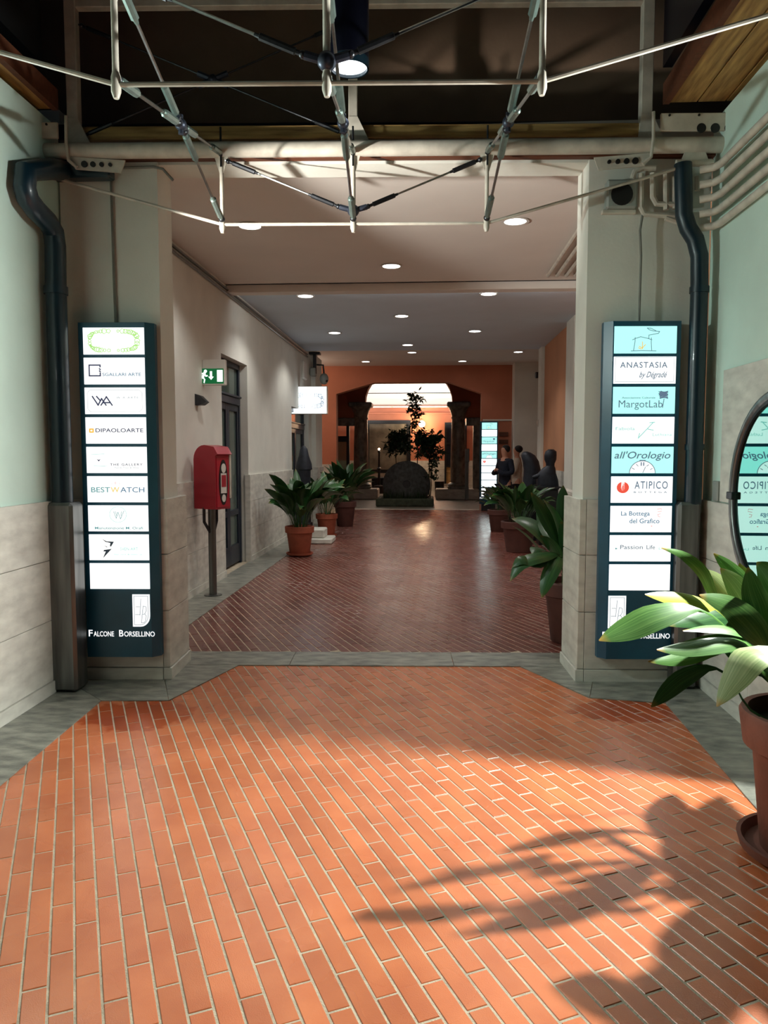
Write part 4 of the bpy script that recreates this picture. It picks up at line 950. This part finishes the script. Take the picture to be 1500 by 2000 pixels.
# small wedge lamp below it
wz = ax(373, 790, -2.66); 
t_ = MB().extr([(-2.66, 8.62, wz.z), (-2.66, 8.62, wz.z+.13), (-2.60, 8.62, wz.z+.11), (-2.53, 8.62, wz.z+.04), (-2.58, 8.62, wz.z+.005)], (0, .13, 0)).build('wedge_sensor', 'dark_steel')
tag(t_, 'small dark wedge shaped sensor on the wall below the exit sign', 'sensor')
# pair of conduits along the top of the left wall
for k in range(2):
    o = MB().tube([(-2.64, 6.0, 3.72-.055*k), (-2.64, 16.6, 3.72-.055*k)], .016, 8).build('overhead_conduit', 'steel', None, True)
    tag(o, ('upper', 'lower')[k]+' steel conduit running along the top of the left corridor wall', 'conduit', 'conduits under the left ceiling edge')
# hanging lit shop sign
YS = 15.6
a, b = ay(567, 755, YS), ay(640, 809, YS)
t = thing('projecting_sign', 'white lit rectangular sign with ornamental scroll frame jutting from left wall', 'sign', ((a.x+b.x)/2, YS, b.z))
MB().box(a.x, b.x, YS-.07, YS+.07, b.z, a.z, c=.008).build('housing', 'white_metal', t)
fp = MB().box(a.x+.012, b.x-.012, YS-.074, YS-.069, b.z+.012, a.z-.012).build('light_panel', 'sign_hang', t)
MB().box(a.x+.012, b.x-.012, YS+.069, YS+.074, b.z+.012, a.z-.012).build('light_panel', 'sign_hang', t)
MB().tube([(-2.67, YS, b.z+.1), (a.x+.02, YS, b.z+.1)], .02, 8).build('bracket', 'dark_steel', t)
Ms = Matrix.Translation((a.x, YS-.075, b.z)); ww, hh = b.x-a.x, a.z-b.z
L = [[(x*ww, y*hh) for x, y in ln] for ln in wreath('x', .5, .48, .38, .21)[2]]
strokes(L, .005, MB(Ms)).build('ornament', 'print_slate', fp, kind='stuff')
# loudspeaker, bracket lamp, cable box near the wall end
o = MB().box(-2.66, -2.6, 15.9, 16.3, ax(590, 740, -2.66).z, ax(590, 705, -2.66).z, c=.02).build('speaker_box', 'white_plastic'); tag(o, 'slim white wall box high on the left wall above the lit sign', 'speaker')
p = ay(633, 740, 17.0)
t = thing('dome_camera', 'grey dome camera on a bracket beside the lit projecting sign', 'camera', tuple(p-Vector((0, 0, .15))))
MB().sphere(p, .1, 16, 10, sz=1.25).build('dome', 'grey_plastic', t, True)
MB().tube([p+Vector((0, 0, .1)), p+Vector((-.02, 0, .3)), Vector((-2.56, 17.25, p.z+.34))], .02, 8).build('arm', 'dark_steel', t, True)
MB().sphere(p+Vector((.06, -.05, -.05)), .03, 10, 6).build('lens', 'black', t, True)
p = ay(617, 690, 17.0)
t = thing('cable_bracket', 'dark steel bracket under the ceiling at the end of the left conduits', 'bracket', tuple(p-Vector((0, 0, .3))))
MB().box(p.x-.16, p.x+.1, 16.9, 17.1, p.z-.03, p.z+.02, c=.004).build('plate', 'dark_steel', t)
MB().box(p.x-.06, p.x+.01, 16.95, 17.05, p.z-.45, p.z-.03, c=.008).build('stem', 'dark_steel', t)
MB().box(p.x-.12, p.x-.0, 16.9, 17.1, p.z-.5, p.z-.32, c=.015).build('box', 'grey_plastic', t)
o = MB().box(2.9-.08, 2.9+.02, 21.1, 21.2, 3.62, 3.78, c=.02).build('security_camera', 'dark_steel'); tag(o, 'small dark box camera high on the white pier beside the orange wall', 'camera')
# ceiling conduits right of the first ceiling bay
for k in range(6):
    x = 1.42+.11*k
    o = MB().tube([(x, 6.15, 3.745), (x, 9.6, 3.745), (x, 9.66, 3.765)], .022, 8).build('overhead_conduit', 'white_metal', None, True)
    tag(o, ('first', 'second', 'third', 'fourth', 'fifth', 'sixth')[k]+' white ceiling conduit from the left, in the row by the right pillar', 'conduit', 'conduits on the corridor ceiling')
# wall lamp shell on right
p = ax(1057, 826, 2.33)
o = MB().sphere(Vector((2.29, p.y, p.z)), .09, 14, 8, sx=.6).build('sconce', 'white_metal', None, True); tag(o, 'small pale shell shaped light on the right corridor wall edge', 'wall light')
# ================================================================== SCULPTURES
def bust(name, label, x, y, zb, s, rz, group=None):
    t = thing(name, label, 'sculpture', (x, y, 0), group)
    MB().box(x-.16, x+.16, y-.16, y+.16, 0, zb-.05, c=.01).box(x-.22, x+.22, y-.2, y+.2, zb-.05, zb, c=.01).build('pedestal', 'black', t)
    M = Matrix.Translation((x, y, zb)) @ Matrix.Rotation(rz, 4, 'Z') @ Matrix.Scale(s, 4)
    b = MB(M).loft([(0, 0, 0, .25, .16), (-.01, 0, .15, .24, .16), (-.02, 0, .3, .2, .14), (.02, 0, .4, .15, .12), (.05, 0, .46, .095, .09), (.05, 0, .52, .1, .1), (.05, 0, .6, .135, .125), (.05, 0, .7, .14, .13), (.06, 0, .78, .125, .12), (.06, 0, .83, .06, .06)])
    b.build('figure', 'bronze', t, True)
    MB(M).tube([(-.05, .0, .33), (-.2, -.02, .24), (-.34, -.02, .2)], [.08, .06, .035], 10).build('arm', 'bronze', t, True)
    return t
bust('bust_sculpture', 'dark bust with raised arm on a black pedestal at the right wall', 2.06, 13.6, 1.02, .78, 0)
t = thing('draped_sculpture', 'dark stooping draped sculpture beside the two standing men', 'sculpture', (1.8, 14.3, 0))
MB().box(1.6, 2.0, 14.1, 14.5, 0, .55, c=.01).build('pedestal', 'black', t)
MB().loft([(1.82, 14.3, .55, .16, .14), (1.84, 14.3, .8, .17, .15), (1.87, 14.3, 1.05, .16, .15), (1.88, 14.3, 1.3, .155, .14), (1.85, 14.3, 1.45, .15, .13), (1.8, 14.3, 1.56, .13, .11), (1.77, 14.3, 1.61, .08, .07), (1.76, 14.3, 1.63, .03, .03)]).build('figure', 'bronze', t, True)
t = thing('hooded_sculpture', 'dark hooded bronze figure at the left wall behind the potted plants', 'sculpture', (-2.36, 14.3, 0))
MB().box(-2.5, -2.22, 14.16, 14.44, 0, .3, c=.01).build('pedestal', 'black', t)
MB().loft([(-2.36, 14.3, .3, .13, .12), (-2.36, 14.3, .9, .12, .11), (-2.36, 14.3, 1.28, .13, .12), (-2.36, 14.3, 1.30, .16, .14), (-2.36, 14.3, 1.4, .15, .13), (-2.36, 14.3, 1.55, .1, .1), (-2.36, 14.3, 1.68, .07, .07), (-2.36, 14.3, 1.74, .02, .02)], 10).build('figure', 'bronze', t, True)
# railing by the right wall
t = thing('steel_railing', 'low dark steel railing with pale top rail along the right corridor wall', 'railing', (2.05, 9.9, 0))
for y in (8.9, 10.4, 11.9): MB().box(2.03, 2.07, y-.02, y+.02, 0.006, 1.0, c=.004).build('post', 'black', t)
MB().box(1.99, 2.11, 8.8, 12.0, 1.0, 1.06, c=.01).build('top_rail', 'stone', t)
for z in (.72, .42): MB().box(2.035, 2.065, 8.8, 12.0, z, z+.035, c=.004).build('rail', 'black', t)
# ================================================================== PEOPLE
def skin(name, J, E, m, parent, org, lv=2, root=0):
    me = bpy.data.meshes.new(name); me.from_pydata([Vector(j[:3]) for j in J], E, []); me.materials.append(MT[m])
    o = bpy.data.objects.new(name, me); COL.objects.link(o); o.parent = parent
    md = o.modifiers.new('skin', 'SKIN'); md.use_smooth_shade = True
    if not me.skin_vertices: 
        bpy.context.view_layer.objects.active = o
    for i, j in enumerate(J):
        sv = me.skin_vertices[0].data[i]; sv.radius = (j[3], j[4] if len(j) > 4 else j[3]); sv.use_root = (i == root)
    s2 = o.modifiers.new('sub', 'SUBSURF'); s2.levels = lv; s2.render_levels = lv
    WL[o.name] = Vector(org); return o
def ch(n, o=0): return [(o+i, o+i+1) for i in range(n-1)]
def person(label, loc, rz, h, jacket, trousers, arms):
    t = thing('person', label, 'person', loc, 'people talking by the distant sign')
    t.rotation_euler.z = rz; t.scale = (h/1.75,)*3
    # local: faces -y; pelvis root, continuous body
    J = [(0, 0, .93, .14, .1), (0, 0, 1.1, .13, .09), (0, .01, 1.28, .15, .1), (0, .01, 1.42, .13, .085), (0, 0, 1.5, .05, .05), (0, -.01, 1.57, .06, .07), (0, -.015, 1.66, .075, .09), (0, -.01, 1.73, .055, .065)]
    E = ch(8)
    def limb(a, pts):
        o = len(J); J.extend(pts); E.append((a, o)); E.extend(ch(len(pts), o)); return o
    for s in (-1, 1):
        limb(0, [(s*.09, 0, .86, .09), (s*.1, -.01, .5, .06), (s*.11, .02, .09, .042), (s*.115, -.1, .04, .035)])
        limb(3, [(s*.17, .01, 1.42, .055)]+[(s*p[0], p[1], p[2], r) for p, r in zip(arms, (.045, .036, .03, .022))])
    skin('body', J, E, 'skin', t, (0, 0, 0))
    # jacket, trousers, shoes, hair
    J2 = [(0, 0, .8, .165, .13), (0, 0, 1.1, .155, .115), (0, .01, 1.28, .175, .125), (0, .01, 1.42, .15, .105), (0, .005, 1.485, .07, .065)]
    E2 = ch(5)
    for s in (-1, 1):
        o = len(J2); J2.extend([(s*.175, .01, 1.41, .075)]+[(s*p[0], p[1], p[2], r) for p, r in zip(arms[:3], (.064, .052, .043))]); E2.append((3, o)); E2.extend(ch(4, o))
    skin('jacket', J2, E2, jacket, t, (0, 0, 0))
    J3 = [(0, 0, .95, .16, .12)]; E3 = []
    for s in (-1, 1):
        o = len(J3); J3.extend([(s*.09, 0, .84, .1), (s*.1, -.01, .5, .08), (s*.11, .015, .08, .07)]); E3.append((0, o)); E3.extend(ch(3, o))
    skin('trousers', J3, E3, trousers, t, (0, 0, 0))
    for s in (-1, 1):
        q = MB().loft([(s*.115, -.06, .0, .05, .14), (s*.115, -.06, .04, .05, .14), (s*.115, -.02, .085, .045, .09)], 12); q.build('shoe', 'black', None, True); o = bpy.data.objects[list(WL)[-1]]; c = WL[o.name]; o.parent = t; o.location = c
    hd = MB().sphere((0, .03, 1.685), .1, 14, 8, sx=.9, sy=1.0, sz=.9); o = hd.build('hair', 'hair', None, True); o.parent = t
    return t
p1 = ay(986, 900, 17.2); p2 = ay(1010, 900, 18.1)
person('man in dark navy jacket, hands clasped at his chest, facing the distant sign', (p1.x, 17.2, 0), R(-55), 1.76, 'cloth_navy', 'cloth_black', [(.27, .0, 1.16), (.16, -.2, 1.14), (.04, -.24, 1.22), (.01, -.25, 1.26)])
person('man in pale beige jacket with folded arms beside the draped sculpture', (p2.x, 18.1, 0), R(-100), 1.76, 'cloth_beige', 'cloth_black', [(.26, -.03, 1.17), (.12, -.22, 1.17), (-.06, -.24, 1.2), (-.12, -.22, 1.22)])
# ================================================================== PLANTER WITH TREE AND MILLSTONE
px0, px1, py0, py1 = -1.62, .12, 22.95, 24.6
t = thing('planter_bed', 'low mossy stone planter bed inside the canted arch', 'planter', ((px0+px1)/2, (py0+py1)/2, 0))
MB().box(px0, px1, py0, py0+.16, 0, .24, c=.03).box(px0, px1, py1-.16, py1, 0, .24, c=.03).box(px0, px0+.16, py0+.16, py1-.16, 0, .24, c=.03).box(px1-.16, px1, py0+.16, py1-.16, 0, .24, c=.03).build('curb', 'curb_stone', t)
MB().box(px0+.15, px1-.15, py0+.15, py1-.15, .02, .2).build('soil', 'soil', t)
rr = random.Random(4); gm = MB()
for k in range(700):
    x, y = rr.uniform(px0+.2, px1-.2), rr.uniform(py0+.2, py1-.2); hgt = rr.uniform(.1, .38); a = rr.uniform(0, 6.28); l = rr.uniform(0, .12)
    gm.add([(x-.012*math.cos(a), y-.012*math.sin(a), .18), (x+.012*math.cos(a), y+.012*math.sin(a), .18), (x+l*math.sin(a), y+l*math.cos(a), .18+hgt)], [(0, 1, 2)])
o = gm.build('ground_cover', 'moss', t); o['kind'] = 'stuff'
# millstone leaning in the bed
t = thing('millstone', 'large dark stone disc sculpture leaning in the planter bed', 'sculpture', (-.75, 23.7, .2))
M = Matrix.Translation((-.72, 23.75, .62)) @ Matrix.Rotation(R(20), 4, 'Y') @ Matrix.Rotation(R(78), 4, 'X')
MB(M).lathe([(.12, -.12), (.68, -.12), (.74, -.08), (.74, .08), (.68, .12), (.12, .12), (.12, -.12)], (0, 0, 0), 36).build('disc', 'millstone', t, True)
MB(M).lathe([(.119, -.1), (.119, .1)], (0, 0, 0), 16).build('eye_plug', 'black', t, True)
def tree(label, base, hgt, seed, nb, nl, spread, name='planter_tree', top=.3):
    t = thing(name, label, 'tree', base); rr = random.Random(seed); B0 = Vector(base)
    tp = B0+Vector((rr.uniform(-.05, .05), 0, hgt))
    mid = B0.lerp(tp, .5)+Vector((rr.uniform(-.08, .08), 0, 0))
    MB().tube([B0, mid, tp], [.022, .017, .006], 6).build('trunk', 'bark', t, True)
    tips = []
    for k in range(nb):
        f = rr.uniform(top, 1.0); s = B0.lerp(mid, f*2) if f < .5 else mid.lerp(tp, f*2-1)
        a = rr.uniform(0, 6.28); l = spread*rr.uniform(.4, 1)*(1.15-f*.75)
        e = s+Vector((math.cos(a)*l, math.sin(a)*l, l*rr.uniform(-.2, .7)))
        MB().tube([s, s.lerp(e, .5)+Vector((0, 0, .03)), e], [.009, .006, .003], 5).build('branch', 'bark', t, True); tips.append(e); tips.append(s.lerp(e, .6))
    tips.append(tp); lm = MB()
    for k in range(nl):
        p = tips[rr.randrange(len(tips))]+Vector((rr.gauss(0, .07), rr.gauss(0, .07), rr.gauss(0, .06)))
        d = Vector((rr.uniform(-1, 1), rr.uniform(-1, 1), rr.uniform(-1.1, .4))).normalized(); L = rr.uniform(.11, .21); w_ = d.cross(Vector((rr.uniform(-1, 1), rr.uniform(-1, 1), 1))).normalized()*(L*.24)
        n_ = d.cross(w_).normalized()*.012
        lm.add([p, p+d*L*.4+w_, p+d*L, p+d*L*.4-w_, p+d*L*.45+n_], [(0, 1, 4), (1, 2, 4), (2, 3, 4), (3, 0, 4)])
    o = lm.build('foliage', 'small_leaf', t); o['kind'] = 'stuff'
    return t
tree('tall slender leafy tree rising from the planter bed in front of the white vault', (-.42, 24.0, .15), 3.25, 1, 16, 330, .6, top=.45)
tree('bushy leafy shrub on the left of the planter bed', (-1.15, 24.1, .15), 2.1, 2, 16, 800, .75, 'planter_shrub', .66)
tree('bushy leafy shrub on the right of the planter bed', (-.02, 24.2, .15), 2.0, 3, 18, 900, .8, 'planter_shrub', .6)
tree('thin low shrub hanging over the right curb of the planter bed', (.0, 23.3, .15), 1.0, 5, 5, 40, .4, 'planter_shrub', .7)
# courtyard furnishings
wl_ = ay(824, 828, 32.8)
t = thing('globe_lamp', 'glowing round wall lamp on the far orange wall', 'lamp', tuple(wl_))
MB().sphere(wl_+Vector((0, 0, 0)), .14, 16, 10).build('globe', 'lamp_warm', t, True)
MB().box(wl_.x-.04, wl_.x+.04, 32.84, 33.0, wl_.z-.1, wl_.z+.02).build('bracket', 'black', t)
light('lamp_glow', 'POINT', wl_+Vector((0, -.3, .0)), 90, (1, .7, .42), None, .14)
o = MB().lathe([(.16, 0), (.18, .55), (.19, .57), (.17, .57)], (.35, 28.2, 0), 18).build('litter_bin', 'black', None, True); tag(o, 'black litter bin at the foot of the right column', 'bin')
t = thing('pedestal_lamp', 'slim dark candlestick lamp standing left of the millstone', 'lamp', (-2.02, 30.5, 0))
MB().lathe([(.22, 0), (.22, .3), (.06, .34), (.04, .9), (.09, 1.0), (.04, 1.05), (.035, 1.6), (.07, 1.66), (.03, 1.72)], (-2.02, 30.5, 0), 14).build('stem', 'black', t, True)
MB().sphere((-2.02, 30.5, 1.76), .045, 12, 8).build('bulb', 'lamp_warm', t, True)
o = MB().box(-2.35, -1.3, 30.9, 31.5, 0, .62, c=.02).build('side_cabinet', 'black'); tag(o, 'low black cabinet behind the left column', 'cabinet')
t = thing('red_notice', 'small red notice panel on the far orange wall behind the tree', 'notice', (-.28, 32.92, 1.55))
MB().box(-.5, -.02, 32.93, 32.97, 1.62, 1.86, c=.01).build('panel', 'red_paint', t); MB().box(-.42, -.1, 32.9, 32.93, 1.72, 1.78).build('light_strip', 'print_pink', t)
for k, z in enumerate((2.13, 1.92)):
    o = MB().box(1.93, 2.18, 21.76, 21.795, z-.06, z+.06, c=.006).build('plaque', 'wood_brown'); tag(o, ('upper', 'lower')[k]+' small plaque right of the distant lit sign', 'plaque', 'plaques on the orange wall')
o = MB().box(1.18, 1.34, 26.4, 26.46, 1.3, 1.75, c=.01).box(1.2, 1.32, 26.42, 26.46, .0, 1.3).build('ticket_post', 'guard_steel'); tag(o, 'grey terminal post standing left of the distant sign', 'terminal')
# added unseen uplight brightening the vault, lamp of the side alcove
t = thing('added_vault_lamp', 'added unseen uplight brightening the far vault', 'lamp', (-.7, 32.4, 3.5))
MB().box(-3.6, 2.2, 32.3, 32.36, 3.50, 3.56).build('channel', 'white_metal', t)
for x in (-2.8, -.7, 1.4): light('added_vault_glow', 'AREA', (x, 31.2, 3.3), 60, (1, .97, .92), (x, 32.0, 5.2), 1.6)
t = thing('alcove_lamp', 'warm ceiling lamp in the alcove left of the orange wall', 'lamp', (-4.1, 20.2, 3.7))
MB().lathe([(.16, 0), (.18, .05), (.05, .1), (.02, .35)], (-4.1, 20.2, 3.7), 18).build('shade', 'white_plastic', t, True)
MB().sphere((-4.1, 20.2, 3.68), .06, 12, 8).build('bulb', 'lamp_warm', t, True)
light('alcove_glow', 'POINT', (-4.1, 20.2, 3.55), 60, (1, .85, .68), None, .12)
# ================================================================== WALL FLOODLIGHTS of the near space
def flood(label, p, aim, W, col, cone, bl):
    p = Vector(p); t = thing('floodlight', label, 'lamp', tuple(p), 'wall floodlights')
    d = (Vector(aim)-p).normalized(); M = Matrix.Translation(p) @ d.to_track_quat('Y', 'Z').to_matrix().to_4x4()
    MB(M).box(-.09, .09, -.08, 0, -.06, .06, c=.01).build('housing', 'dark_steel', t)
    MB(M).box(-.075, .075, 0, .004, -.045, .045).build('lens', 'lamp_disc', t)
    light('flood_beam', 'SPOT', p+d*.03, W, col, aim, .045, cone, bl, t)
flood('small floodlight on the return wall to the right of the foreground plant', (2.35, 3.53, 2.65), (-1.4, 2.85, .75), KEY_W, (.97, 1, .95), 138, .8)
flood('added unseen fill floodlight on the left wall near the camera', (-2.42, 3.8, 2.7), (1.8, 3.5, 1.7), FILL_W, (.84, 1, .95), 135, .8)  # fill lamp added out of view to lift the right wall
flood('added unseen floodlight on the left wall, brightening the ceiling through the gateway', (-2.40, 3.7, 2.25), (.9, 7.2, 3.78), 760, (1, .95, .88), 42, .7)  # added out of view to brighten the first corridor ceiling
